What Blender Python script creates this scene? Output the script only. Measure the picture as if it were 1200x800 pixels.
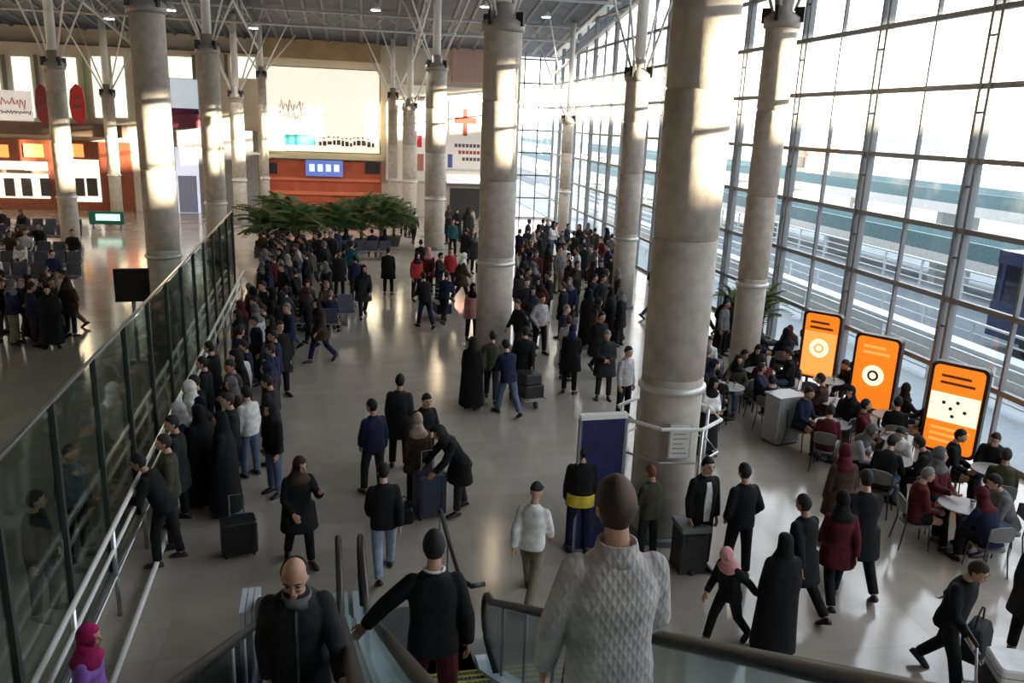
import bpy, bmesh, math, random
from mathutils import Vector as V, Matrix as M
for o in list(bpy.data.objects): bpy.data.objects.remove(o)
scene = bpy.context.scene
COL = scene.collection
random.seed(7)
rad = math.radians

# ------------------------------------------------------------------ camera
FPX, EYE = 958.0, 6.2                      # focal length in pixels of a 1200 px wide frame, eye height
CAM = ((0.98389068, -0.00789762, 0.17859664), (-0.174489, -0.25977353, 0.94977434), (0.03889372, -0.96563727, -0.25696681))
cam_data = bpy.data.cameras.new('camera')
cam_data.sensor_width = 36.0
cam_data.lens = FPX / 1200 * 36
cam_data.clip_start, cam_data.clip_end = 0.05, 2000
cam = bpy.data.objects.new('camera', cam_data)
COL.objects.link(cam)
cam.matrix_world = M(((CAM[0][0], -CAM[0][1], -CAM[0][2], 0), (CAM[1][0], -CAM[1][1], -CAM[1][2], 0), (CAM[2][0], -CAM[2][1], -CAM[2][2], EYE), (0, 0, 0, 1)))
scene.camera = cam

def F(x, y, z=0.0):                        # point of the plane at height z seen at photo pixel x, y
    r = [sum(CAM[i][k] * q for k, q in enumerate((x - 600, y - 400, FPX))) for i in range(3)]
    t = (z - EYE) / r[2]
    return V((r[0] * t, r[1] * t, z))
def W(x, y, Y):                            # point of the plane Y = const
    r = [sum(CAM[i][k] * q for k, q in enumerate((x - 600, y - 400, FPX))) for i in range(3)]
    t = Y / r[1]
    return V((r[0] * t, Y, EYE + r[2] * t))

# ------------------------------------------------------------------ sky, sun, exposure
world = bpy.data.worlds.new('sky'); scene.world = world; world.use_nodes = True
nt = world.node_tree; nt.nodes.clear()
wo = nt.nodes.new('ShaderNodeOutputWorld'); bg = nt.nodes.new('ShaderNodeBackground')
tc = nt.nodes.new('ShaderNodeTexCoord'); sp = nt.nodes.new('ShaderNodeSeparateXYZ'); rp = nt.nodes.new('ShaderNodeValToRGB')
nt.links.new(tc.outputs['Generated'], sp.inputs[0]); nt.links.new(sp.outputs['Z'], rp.inputs[0])
e = rp.color_ramp.elements
e[0].position = 0.0; e[0].color = (1.0, 0.94, 0.9, 1)
e[1].position = 0.7; e[1].color = (0.78, 0.87, 1.0, 1)
nt.links.new(rp.outputs[0], bg.inputs[0]); bg.inputs[1].default_value = 3.6
nt.links.new(bg.outputs[0], wo.inputs[0])
sun_data = bpy.data.lights.new('sun', 'SUN'); sun_data.energy = 46.0; sun_data.angle = rad(0.6); sun_data.color = (1.0, 0.83, 0.6)
sun = bpy.data.objects.new('sun', sun_data); COL.objects.link(sun)
sd = V((math.sin(rad(118)), math.cos(rad(118)), math.tan(rad(7.1))))      # towards the sun
sun.rotation_euler = sd.to_track_quat('Z', 'Y').to_euler()
scene.view_settings.view_transform = 'Standard'; scene.view_settings.look = 'None'
scene.view_settings.gamma = 1; scene.view_settings.use_curve_mapping = False
scene.view_settings.exposure = 0.22

# ------------------------------------------------------------------ helpers
MATS = {}
def mat(name, col, rough=0.6, metal=0.0, var=0.0, scale=8.0, bump=0.0, emit=0.0, bscale=None, spec=0.5):
    if name in MATS: return MATS[name]
    m = bpy.data.materials.new(name); m.use_nodes = True; MATS[name] = m
    n = m.node_tree; p = n.nodes['Principled BSDF']; c = (*col, 1)
    p.inputs['Base Color'].default_value = c; p.inputs['Roughness'].default_value = rough
    p.inputs['Metallic'].default_value = metal; p.inputs['Specular IOR Level'].default_value = spec
    if var or bump:
        t = n.nodes.new('ShaderNodeTexCoord'); z = n.nodes.new('ShaderNodeTexNoise')
        z.inputs['Scale'].default_value = scale; z.inputs['Detail'].default_value = 5
        n.links.new(t.outputs['Object'], z.inputs['Vector'])
        if var:
            r = n.nodes.new('ShaderNodeValToRGB'); a, b = r.color_ramp.elements
            a.position, b.position = 0.3, 0.72
            a.color = (*[q * (1 - var) for q in col], 1); b.color = (*[min(1, q * (1 + var)) for q in col], 1)
            n.links.new(z.outputs['Fac'], r.inputs[0]); n.links.new(r.outputs[0], p.inputs['Base Color'])
        if bump:
            z2 = n.nodes.new('ShaderNodeTexNoise'); z2.inputs['Scale'].default_value = bscale or scale * 3; z2.inputs['Detail'].default_value = 3
            n.links.new(t.outputs['Object'], z2.inputs['Vector'])
            b = n.nodes.new('ShaderNodeBump'); b.inputs['Strength'].default_value = bump; b.inputs['Distance'].default_value = 0.02
            n.links.new(z2.outputs['Fac'], b.inputs['Height']); n.links.new(b.outputs[0], p.inputs['Normal'])
    if emit:
        p.inputs['Emission Color'].default_value = c; p.inputs['Emission Strength'].default_value = emit
    return m
def glass(name, tint, gloss=0.04):
    if name in MATS: return MATS[name]
    m = bpy.data.materials.new(name); m.use_nodes = True; MATS[name] = m
    n = m.node_tree; n.nodes.clear()
    o = n.nodes.new('ShaderNodeOutputMaterial'); mx = n.nodes.new('ShaderNodeMixShader'); t = n.nodes.new('ShaderNodeBsdfTransparent')
    g = n.nodes.new('ShaderNodeBsdfGlossy'); ge = n.nodes.new('ShaderNodeNewGeometry'); dt = n.nodes.new('ShaderNodeVectorMath'); dt.operation = 'DOT_PRODUCT'
    t.inputs[0].default_value = (*tint, 1); g.inputs['Roughness'].default_value = gloss
    n.links.new(ge.outputs['Normal'], dt.inputs[0]); n.links.new(ge.outputs['Incoming'], dt.inputs[1]); last = dt.outputs['Value']
    for op, k in (('ABSOLUTE', None), ('SUBTRACT', 1.0), ('POWER', 5.0), ('MULTIPLY', 0.9), ('ADD', 0.07)):   # Schlick reflectance of a thin pane
        q = n.nodes.new('ShaderNodeMath'); q.operation = op
        if op == 'SUBTRACT': q.inputs[0].default_value = k; n.links.new(last, q.inputs[1])
        else:
            n.links.new(last, q.inputs[0])
            if k is not None: q.inputs[1].default_value = k
        last = q.outputs[0]
    n.links.new(last, mx.inputs[0]); n.links.new(t.outputs[0], mx.inputs[1]); n.links.new(g.outputs[0], mx.inputs[2])
    n.links.new(mx.outputs[0], o.inputs[0])
    return m

def link(name, data, parent=None, loc=None, rot=None):
    o = bpy.data.objects.new(name, data); COL.objects.link(o)
    if parent: o.parent = parent
    if loc is not None: o.location = loc
    if rot is not None: o.rotation_euler = rot
    return o
def tag(o, label, cat, group=None):
    o['label'] = label; o['category'] = cat
    if group: o['group'] = group
    return o
def struct(o): o['kind'] = 'structure'; return o
def empty(name, loc=(0, 0, 0), rz=0.0, label=None, cat=None, group=None):
    o = link(name, None, None, loc, (0, 0, rz)); o.empty_display_size = 0.2
    if label: tag(o, label, cat, group)
    return o

class MB:
    def __init__(s): s.v = []; s.f = []
    def add(s, vs, fs):
        b = len(s.v); s.v += [tuple(q) for q in vs]; s.f += [tuple(i + b for i in f) for f in fs]; return s
    def box(s, c, d, rz=0.0, rx=0.0):
        R = M.Rotation(rz, 3, 'Z') @ M.Rotation(rx, 3, 'X'); c = V(c)
        vs = [c + R @ V((x * d[0] / 2, y * d[1] / 2, z * d[2] / 2)) for x in (-1, 1) for y in (-1, 1) for z in (-1, 1)]
        return s.add(vs, [(0, 1, 3, 2), (4, 6, 7, 5), (0, 4, 5, 1), (2, 3, 7, 6), (0, 2, 6, 4), (1, 5, 7, 3)])
    def b2(s, a, b):
        return s.box([(p + q) / 2 for p, q in zip(a, b)], [abs(q - p) for p, q in zip(a, b)])
    def loft(s, secs, cap=True):            # secs: lists of points, all the same length
        n = len(secs[0]); b = len(s.v)
        for q in secs: s.v += [tuple(p) for p in q]
        for i in range(len(secs) - 1):
            for k in range(n):
                s.f.append((b + i * n + k, b + i * n + (k + 1) % n, b + (i + 1) * n + (k + 1) % n, b + (i + 1) * n + k))
        if cap:
            s.f.append(tuple(b + k for k in reversed(range(n)))); s.f.append(tuple(b + (len(secs) - 1) * n + k for k in range(n)))
        return s
    def tube(s, pts, rr, n=10, cap=True):
        pts = [V(p) for p in pts]
        if not hasattr(rr, '__len__'): rr = [rr] * len(pts)
        secs = []
        for i, p in enumerate(pts):
            d = (pts[min(i + 1, len(pts) - 1)] - pts[max(i - 1, 0)])
            d = d.normalized() if d.length > 1e-6 else V((0, 0, 1))
            u = d.cross(V((0, 1, 0)) if abs(d.y) < 0.8 else V((1, 0, 0))).normalized(); w = d.cross(u)
            secs.append([p + rr[i] * (math.cos(a) * u + math.sin(a) * w) for a in [2 * math.pi * k / n for k in range(n)]])
        return s.loft(secs, cap)
    def ball(s, c, r, nu=10, nv=7, Mx=None):
        if not hasattr(r, '__len__'): r = (r, r, r)
        c = V(c); secs = []
        for j in range(nv):
            a = math.pi * (j + 0.02) / (nv - 1 + 0.04) - math.pi / 2
            q = [V((r[0] * math.cos(a) * math.cos(2 * math.pi * k / nu), r[1] * math.cos(a) * math.sin(2 * math.pi * k / nu), r[2] * math.sin(a))) for k in range(nu)]
            secs.append([c + (Mx @ p if Mx else p) for p in q])
        return s.loft(secs)
    def lathe(s, prof, c=(0, 0, 0), n=24):  # prof: (radius, z)
        c = V(c)
        return s.loft([[c + V((r * math.cos(2 * math.pi * k / n), r * math.sin(2 * math.pi * k / n), z)) for k in range(n)] for r, z in prof])
    def mesh(s, name, smooth=False):
        me = bpy.data.meshes.new(name); me.from_pydata(s.v, [], s.f); me.update()
        b = bmesh.new(); b.from_mesh(me); bmesh.ops.recalc_face_normals(b, faces=b.faces); b.to_mesh(me); b.free()
        if smooth: me.polygons.foreach_set('use_smooth', [True] * len(me.polygons))
        return me
    def build(s, name, m, parent=None, loc=None, rot=None, smooth=False):
        me = s.mesh(name, smooth); me.materials.append(m)
        return link(name, me, parent, loc, rot)
def copy_tree(o, parent=None):
    c = o.copy(); COL.objects.link(c); c.parent = parent
    for ch in list(o.children): copy_tree(ch, c)
    return c
def lerp(a, b, t): return a + (b - a) * t

# ------------------------------------------------------------------ materials of the place
concrete = mat('concrete', (0.47, 0.42, 0.36), 0.75, var=0.16, scale=5, bump=0.15)
steel_w = mat('white_steel', (0.82, 0.81, 0.78), 0.4)
steel = mat('brushed_steel', (0.55, 0.56, 0.57), 0.3, 0.9)
steel_d = mat('facade_steel', (0.2, 0.215, 0.225), 0.5, 0.1)
black = mat('black_plastic', (0.012, 0.012, 0.013), 0.45)
rubber = mat('handrail_rubber', (0.015, 0.015, 0.016), 0.35)
pane_m = glass('facade_glass', (0.93, 0.96, 0.96))
green_glass = glass('partition_glass', (0.83, 0.91, 0.88))
clear_glass = glass('balustrade_glass', (0.80, 0.87, 0.88))
# ================================================================== THE SETTING
def floor_mat():
    m = bpy.data.materials.new('polished_stone'); m.use_nodes = True; n = m.node_tree; p = n.nodes['Principled BSDF']
    t = n.nodes.new('ShaderNodeTexCoord'); br = n.nodes.new('ShaderNodeTexBrick'); z = n.nodes.new('ShaderNodeTexNoise')
    br.offset = 0; br.inputs['Scale'].default_value = 1.0; br.inputs['Brick Width'].default_value = 0.8; br.inputs['Row Height'].default_value = 0.8
    br.inputs['Mortar Size'].default_value = 0.002; br.inputs['Color1'].default_value = (0.37, 0.33, 0.28, 1); br.inputs['Color2'].default_value = (0.43, 0.385, 0.33, 1)
    br.inputs['Mortar'].default_value = (0.3, 0.27, 0.235, 1)
    z.inputs['Scale'].default_value = 2.3; z.inputs['Detail'].default_value = 8
    mx = n.nodes.new('ShaderNodeMix'); mx.data_type = 'RGBA'; mx.blend_type = 'MULTIPLY'; mx.inputs[0].default_value = 0.5
    r = n.nodes.new('ShaderNodeValToRGB'); r.color_ramp.elements[0].color = (0.62, 0.6, 0.57, 1); r.color_ramp.elements[1].color = (1.25, 1.2, 1.15, 1)
    n.links.new(t.outputs['Object'], br.inputs['Vector']); n.links.new(t.outputs['Object'], z.inputs['Vector']); n.links.new(z.outputs['Fac'], r.inputs[0])
    n.links.new(br.outputs['Color'], mx.inputs[6]); n.links.new(r.outputs[0], mx.inputs[7]); n.links.new(mx.outputs[2], p.inputs['Base Color'])
    r2 = n.nodes.new('ShaderNodeMapRange'); r2.inputs['To Min'].default_value = 0.07; r2.inputs['To Max'].default_value = 0.19
    n.links.new(z.outputs['Fac'], r2.inputs['Value']); n.links.new(r2.outputs[0], p.inputs['Roughness'])
    p.inputs['Specular IOR Level'].default_value = 0.85
    return m
FX, FARY, LX, BY = 12.5, 55.0, -26.0, -8.0     # facade, far wall, left wall, back wall
def roof_z(Y): return 12.43 - 0.1453 * (Y - 42.76)
floor_o = struct(MB().b2((LX, BY, -0.3), (FX + 0.1, FARY + 6, 0)).build('floor', floor_mat()))
# ceiling: pitched deck falling towards the far end
deck = mat('roof_deck', (0.065, 0.075, 0.105), 0.6, var=0.35, scale=1.4)
cb = MB(); x0, x1, y0, y1 = LX - 0.5, FX + 1.2, BY - 0.5, FARY + 1
cb.add([(x0, y0, roof_z(y0)), (x1, y0, roof_z(y0)), (x1, y1, roof_z(y1)), (x0, y1, roof_z(y1)), (x0, y0, roof_z(y0) + 0.5), (x1, y0, roof_z(y0) + 0.5), (x1, y1, roof_z(y1) + 0.5), (x0, y1, roof_z(y1) + 0.5)],
       [(0, 1, 2, 3), (4, 7, 6, 5), (0, 4, 5, 1), (1, 5, 6, 2), (2, 6, 7, 3), (3, 7, 4, 0)])
ceiling = struct(cb.build('ceiling', deck))
# corrugated deck ribs under the roof, from the far wall to as far as they show
rib = MB(); rib.add(*(lambda yy0, yy1: ([(-0.12, yy0, roof_z(yy0)), (0.12, yy0, roof_z(yy0)), (0.12, yy1, roof_z(yy1)), (-0.12, yy1, roof_z(yy1)), (-0.07, yy0, roof_z(yy0) - 0.1), (0.07, yy0, roof_z(yy0) - 0.1), (0.07, yy1, roof_z(yy1) - 0.1), (-0.07, yy1, roof_z(yy1) - 0.1)], [(0, 1, 2, 3), (4, 7, 6, 5), (0, 4, 5, 1), (1, 5, 6, 2), (2, 6, 7, 3), (3, 7, 4, 0)]))(28, FARY))
rm = rib.mesh('deck_rib'); rm.materials.append(mat('deck_rib_paint', (0.12, 0.13, 0.16), 0.5))
for i in range(38): link('deck_rib', rm, ceiling, (LX + 1 + i, 0, -0.002))
wall_paint = mat('warm_plaster', (0.55, 0.49, 0.40), 0.8, var=0.06, scale=2)
struct(MB().b2((LX - 0.3, BY, 0), (LX, FARY + 6, roof_z(BY) + 0.3)).build('wall_left', wall_paint))
struct(MB().b2((LX, BY - 0.3, 0), (FX, BY, roof_z(BY) + 0.3)).build('wall_back', wall_paint))

# ---- glazed facade on the right: posts, rails and panes
facade = struct(empty('wall_right', (FX, 0, 0)))
MUL = [15.4 - 13 * 1.87 + 1.87 * i for i in range(35)]
MUL = [y for y in MUL if y < FARY - 0.3] + [FARY]
TR = [0.06, 1.4, 2.9, 4.38, 5.83, 7.32, 8.81, 10.3, 11.8, 13.3, 14.8, 16.3, 17.8]
for i, y in enumerate(MUL[:-1]):
    h = roof_z(y)
    if i % 2 == 1:
        for d in (-0.13, 0.13): MB().b2((-0.08, y + d - 0.04, 0), (0.08, y + d + 0.04, h)).build('mullion', steel_d, facade)
        if 12 < y < 40:
            q = MB(); zz = 0.8
            while zz < h - 0.8: q.box((0, y, zz), (0.05, 0.26, 0.04)); zz += 1.5
            q.build('mullion_tie', steel_d, facade)
    else:
        MB().b2((-0.05, y - 0.028, 0), (0.05, y + 0.028, h)).build('mullion', steel_d, facade)
for z in TR:
    yend = min(FARY, 42.76 + (12.43 - z) / 0.1453)
    MB().b2((-0.06, BY, z - 0.055), (0.06, yend, z + 0.055)).build('transom', steel_d, facade)
pq = MB()
def bar_to_roof(dz, w, m, nm):
    q = MB(); q.add([(-w, BY, roof_z(BY) - dz - 0.12), (w, BY, roof_z(BY) - dz - 0.12), (w, BY, roof_z(BY) - dz), (-w, BY, roof_z(BY) - dz), (-w, FARY, roof_z(FARY) - dz - 0.12), (w, FARY, roof_z(FARY) - dz - 0.12), (w, FARY, roof_z(FARY) - dz), (-w, FARY, roof_z(FARY) - dz)],
                    [(0, 1, 2, 3), (4, 7, 6, 5), (0, 4, 5, 1), (1, 5, 6, 2), (2, 6, 7, 3), (3, 7, 4, 0)]); q.build(nm, m, facade)
bar_to_roof(0.02, 0.25, steel_w, 'head_beam'); bar_to_roof(1.15, 0.12, steel_w, 'head_beam')
pcache = {}
for i in range(len(MUL) - 1):
    ya, yb = MUL[i], MUL[i + 1]; tops = [z for z in TR] + [99]
    for k in range(len(TR)):
        za, zb = TR[k], tops[k + 1]; ta, tb = min(zb, roof_z(ya)), min(zb, roof_z(yb))
        if tb <= za + 0.05: continue
        key = (round(yb - ya, 2), k) if ta == zb and tb == zb else None
        me = pcache.get(key)
        if not me:
            q = MB(); q.add([(0, 0, za), (0, yb - ya, za), (0, yb - ya, tb), (0, 0, ta)], [(0, 1, 2, 3)]); me = q.mesh('glass_pane'); me.materials.append(pane_m)
            if key: pcache[key] = me
        link('glass_pane', me, facade, (0, ya, 0))
# ---- far end wall
far = struct(empty('wall_far', (0, FARY, 0)))
plaster_f = mat('far_wall_cream', (0.62, 0.56, 0.46), 0.8, var=0.08, scale=0.8)
def fbox(nm, xa, ya, xb, yb, m, d0=0.0, d1=0.3, par=far, dep=FARY):   # rectangle given in photo pixels, built on the far wall; d0..d1 = how far it stands off it
    a, b = W(xa, ya, dep), W(xb, yb, dep)
    return MB().b2((a.x, -d1, max(b.z, 0)), (b.x, -d0, a.z)).build(nm, m, par)
MB().b2((LX, 0, 0), (8.4, 0.3, roof_z(FARY) + 0.3)).build('wall_panel', plaster_f, far)
# glazed return at the right end of the far wall
for i in range(5): MB().b2((8.4 + i * 1.02, 0, 0), (8.48 + i * 1.02, 0.1, roof_z(FARY))).build('mullion', steel_d, far)
for z in TR[:8]: MB().b2((8.4, 0, z - 0.05), (FX, 0.1, z + 0.05)).build('transom', steel_d, far)
for i in range(4):
    for k in range(7):
        q = MB(); q.add([(8.48 + i * 1.02, 0.05, TR[k]), (9.42 + i * 1.02, 0.05, TR[k]), (9.42 + i * 1.02, 0.05, TR[k + 1]), (8.48 + i * 1.02, 0.05, TR[k + 1])], [(0, 1, 2, 3)]); q.build('glass_pane', pane_m, far)
tan_m = mat('tan_fascia', (0.42, 0.31, 0.17), 0.7, var=0.12, scale=1.2); brown_m = mat('brown_soffit', (0.13, 0.085, 0.06), 0.6, var=0.2, scale=2)
pink_m = mat('rose_fascia', (0.5, 0.33, 0.31), 0.7, var=0.1)
fbox('fascia', 306, 44, 446, 74, tan_m, 0, 0.5); fbox('fascia', 0 - 60, 45, 304, 63, brown_m, 0, 0.6); fbox('fascia', 530, 52, 574, 98, pink_m, 0, 0.4)
MB().b2((W(366, 44, FARY).x, -0.7, W(0, 50, FARY).z + 1.35), (W(396, 44, FARY).x, -0.5, W(0, 50, FARY).z + 1.75)).build('air_grille', black, far)
# clerestory windows, daylight put into their glowing panes
cl_frame = mat('clerestory_frame', (0.16, 0.15, 0.12), 0.5)
day = mat('clerestory_daylight', (0.93, 1.0, 0.82), 0.5, emit=0.9); green_bar = mat('clerestory_green', (0.16, 0.45, 0.2), 0.6)
for xa, xb in ((-45, 5), (13, 42), (52, 95), (106, 125), (130, 150), (196, 226), (270, 300)):
    p = fbox('clerestory_pane', xa, 66, xb, 138 if xa < 150 else 92, day, 0.02, 0.06)
for xa in (8, 46, 128, 228, 266): fbox('clerestory_frame', xa - 3, 64, xa + 2, 140 if xa < 200 else 95, cl_frame, 0.02, 0.2)
fbox('clerestory_frame', 97, 64, 105, 140, green_bar, 0.02, 0.2)  # one bar in plain green between the panes
# window_2: storefront glazing of the left shops, fascias
fbox('fascia', -60, 139, 150, 161, brown_m, 0, 1.2); fbox('fascia', 205, 133, 236, 150, mat('plum_fascia', (0.16, 0.03, 0.07), 0.5), 0, 1.0)
orange_l = mat('lit_orange_fascia', (1.0, 0.46, 0.13), 0.5, emit=0.7); redbrown = mat('red_brown_cladding', (0.24, 0.06, 0.03), 0.5, var=0.2)
fbox('shop_cladding', -60, 160, 160, 250, redbrown, 0, 0.35)
for xa, xb in ((-30, 14), (30, 54), (80, 101)): fbox('lit_panel', xa, 168, xb, 184, orange_l, 0.36, 0.42)
white_l = mat('lit_shop_white', (1.0, 0.95, 0.85), 0.5, emit=0.75); shop_d = mat('shop_dark', (0.03, 0.028, 0.03), 0.4)
fbox('shopfront', -60, 186, 62, 232, white_l, 0.36, 0.44); fbox('shopfront', 86, 186, 122, 236, white_l, 0.36, 0.44)
for xa in (-30, -12, 8, 28, 50, 89, 104): fbox('shop_window', xa, 208, xa + 14, 229, shop_d, 0.44, 0.5)
fbox('shop_beam', -60, 196, 62, 203, mat('shop_beam', (0.3, 0.22, 0.16), 0.5), 0.44, 0.7)
blue_w = mat('pale_blue_shop', (0.75, 0.8, 1.0), 0.5, emit=0.5)
fbox('shop_cladding', 200, 150, 306, 262, mat('grey_cladding', (0.25, 0.24, 0.25), 0.6, var=0.2), 0, 0.3)
fbox('shopfront', 206, 172, 237, 250, blue_w, 0.3, 0.38); fbox('shop_window', 210, 205, 234, 248, mat('blue_window', (0.3, 0.34, 0.5), 0.3), 0.38, 0.44)
# red shop under the billboard
red_m = mat('red_shop', (0.5, 0.1, 0.045), 0.5, var=0.15, scale=1.5); red2 = mat('red_shop_light', (0.72, 0.2, 0.1), 0.5, var=0.1)
fbox('shop_cladding', 312, 186, 447, 262, red_m, 0, 0.5)
for ya in (206, 222, 236): fbox('shop_band', 314, ya, 445, ya + 7, red2, 0.5, 0.62)
for xa, xb in ((314, 326), (428, 445)): fbox('shop_window', xa, 190, xb, 203, shop_d, 0.5, 0.6)
fbox('shop_beam', 310, 180, 450, 188, mat('cream_beam', (0.75, 0.66, 0.45), 0.6), 0, 0.8)
# doorway and signs at the right end
fbox('wall_panel', 452, 98, 600, 215, mat('white_panel', (0.8, 0.76, 0.7), 0.6, var=0.06), 0, 0.2)
fbox('doorway', 527, 220, 562, 258, shop_d, 0.2, 0.26)
tag_ = None
# ---- upper landing the camera stands on, with its slab edge
land = mat('landing_stone', (0.2, 0.19, 0.18), 0.35, var=0.1)
struct(MB().b2((-4.5, BY, 4.3), (FX - 4, -0.55, 4.6)).build('floor_landing', land))

# ================================================================== COLUMNS
collar_m = mat('collar_metal', (0.62, 0.6, 0.57), 0.35, 0.4)
def column(name, X, Y, label, top=8.75, r=0.5, drums=(2.65, 4.7, 6.75), pole=0.19, spread=2.6, ring=True, n=28):
    c = empty(name, (X, Y, 0), 0, label, 'column', 'round concrete columns of the hall')
    zs = [0.12] + list(drums) + [top]
    for i in range(len(zs) - 1):
        MB().lathe([(r - 0.02, zs[i] + 0.0), (r - 0.02, zs[i] + 0.02), (r, zs[i] + 0.035), (r, zs[i + 1] - 0.015), (r - 0.02, zs[i + 1])], n=n).build('drum', concrete, c, smooth=False)
    for ch in c.children:
        ch.data.polygons.foreach_set('use_smooth', [True] * len(ch.data.polygons))
    MB().lathe([(r + 0.05, 0), (r + 0.05, 0.1), (r + 0.02, 0.13)], n=n).build('base', steel_d, c)
    if ring: MB().lathe([(r, 2.42), (r + 0.045, 2.44), (r + 0.045, 2.52), (r, 2.54)], n=n).build('collar', collar_m, c, smooth=True)
    cp = MB().lathe([(r + 0.03, top - 0.28), (r + 0.06, top - 0.25), (r + 0.06, top - 0.05), (r * 0.55, top + 0.12), (pole + 0.05, top + 0.4), (pole, top + 0.45)], n=n).build('capital', mat('capital_steel', (0.33, 0.3, 0.27), 0.5, 0.2), c, smooth=True)
    for k in range(4):
        a = math.pi / 4 + k * math.pi / 2
        MB().box((math.cos(a) * (r + 0.02), math.sin(a) * (r + 0.02), top + 0.02), (0.22, 0.08, 0.34), a).build('bracket', black, cp)
    rz_ = roof_z(Y)
    MB().tube([(0, 0, top + 0.3), (0, 0, rz_ - 0.05)], pole, 14).build('pole', steel_w, c, smooth=True)
    for k in range(4):
        a = math.pi / 4 + k * math.pi / 2; dx, dy = math.cos(a) * spread, math.sin(a) * spread
        MB().tube([(math.cos(a) * r * 0.7, math.sin(a) * r * 0.7, top + 0.1), (dx, dy, roof_z(Y + dy) - 0.1)], 0.042, 8).build('strut', steel_w, c, smooth=True)
    return c
cols = [('L', 4.6, 11.2, 'thick concrete column with a white notice, beside the navy banner', {'r': 0.465}),
        ('I', 3.62, 22.2, 'concrete column rising from the crowd beyond the women with luggage', {}),
        ('C', -5.2, 22.8, 'concrete column beside the black monitor behind the glass partition', {'r': 0.42}),
        ('M', 9.8, 19.2, 'concrete column at the back edge of the cafe seating', {'top': 8.9, 'r': 0.37}),
        ('K', 9.1, 27.5, 'concrete column by the glazed facade at the edge of the dense crowd', {'top': 8.0, 'r': 0.39, 'drums': (2.65, 4.7, 6.4)}),
        ('D', -6.1, 36.5, 'concrete column left of the tall palms, beyond the glass partition', {'r': 0.43}),
        ('H', 3.5, 40.7, 'concrete column in front of the cross sign panel', {}),
        ('A', -12.3, 37.7, 'concrete column in front of the round red sign', {'top': 7.9, 'r': 0.38}),
        ('B', -14.0, 51.0, 'concrete column standing before the lit orange shop fascia', {'top': 7.0, 'r': 0.33}),
        ('E', -6.9, 49.5, 'concrete column before the pale blue shopfront', {'top': 7.2, 'r': 0.38}),
        ('G', 2.9, 52.0, 'concrete column right of the cream billboard', {'top': 7.0, 'r': 0.45}),
        ('N', 1.9, 53.0, 'thin column close against the billboard edge', {'top': 7.6, 'r': 0.3, 'pole': 0.14}),
        ('J', 11.6, 47.0, 'slim column far along the glazed facade', {'top': 6.6, 'r': 0.33, 'drums': (2.65, 4.7), 'pole': 0.15}),
        ('O', -5.7, 51.5, 'dark slim column at the left edge of the billboard', {'top': 8.4, 'r': 0.24, 'pole': 0.12})]
for k, X, Y, lb, kw in cols: column('concrete_column', X, Y, lb, **kw)

# ================================================================== ROOF TRUSSES
truss_m = mat('truss_grey', (0.45, 0.45, 0.45), 0.5)
def truss(p, q, label):
    p, q = V(p), V(q); t = empty('roof_truss', p, 0, label, 'truss', 'tubular trusses under the roof')
    d = q - p; up = V((0, 0, 0.75)); n = max(3, int(d.length / 1.9))
    MB().tube([(0, 0, 0), d], 0.075, 8).build('chord', truss_m, t, smooth=True)
    MB().tube([up, d + up], 0.06, 8).build('chord', truss_m, t, smooth=True)
    for i in range(n):
        a, b = d * (i / n), d * ((i + 0.5) / n) + up; c = d * ((i + 1) / n)
        MB().tube([a, b], 0.032, 6).build('diagonal', truss_m, t); MB().tube([b, c], 0.032, 6).build('diagonal', truss_m, t)
    return t
for i, y in enumerate((40.0, 47.5)):
    z = roof_z(y) - 0.95
    truss((LX + 1, y, z), (FX - 0.4, y, z), ['cross truss under the roof farther from the billboard wall', 'cross truss under the roof nearer the billboard wall'][i])
for i, x in enumerate((-13.2, -6.0, 3.2)):
    truss((x, 34, roof_z(34) - 0.95), (x, FARY - 0.3, roof_z(FARY) - 0.95), ['lengthwise truss under the roof above the round red sign', 'lengthwise truss under the roof above the left edge of the billboard', 'lengthwise truss under the roof right of the billboard', 'lengthwise truss under the roof beside the glazed facade'][i])
lampw = mat('floodlight_glow', (1.0, 0.97, 0.92), 0.5, emit=14)
for i, (px, py, y) in enumerate(((297, 33, 46), (128, 22, 44), (568, 8, 44), (640, 20, 44), (200, 12, 42), (440, 12, 42))):
    p = W(px, py, y); p.z = min(p.z, roof_z(y) - 0.3)
    l = empty('floodlight', p, 0, 'round white floodlight hung under the roof deck among the trusses', 'lamp', 'floodlights under the roof')
    MB().lathe([(0.1, 0.28), (0.2, 0.1), (0.24, 0.0)], n=16).build('housing', steel_w, l, smooth=True); MB().lathe([(0.22, -0.02), (0.22, 0.02)], n=16).build('lens', lampw, l)
    MB().tube([(0, 0, 0.25), (0, 0, roof_z(y) - p.z)], 0.03, 6).build('hanger', steel_d, l)
    ld = bpy.data.lights.new('floodlight_lamp', 'SPOT'); ld.energy = 900; ld.spot_size = rad(120); ld.color = (1, 0.95, 0.85); ld.shadow_soft_size = 0.2
    link('lamp', ld, l, (0, 0, -0.08))
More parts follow.
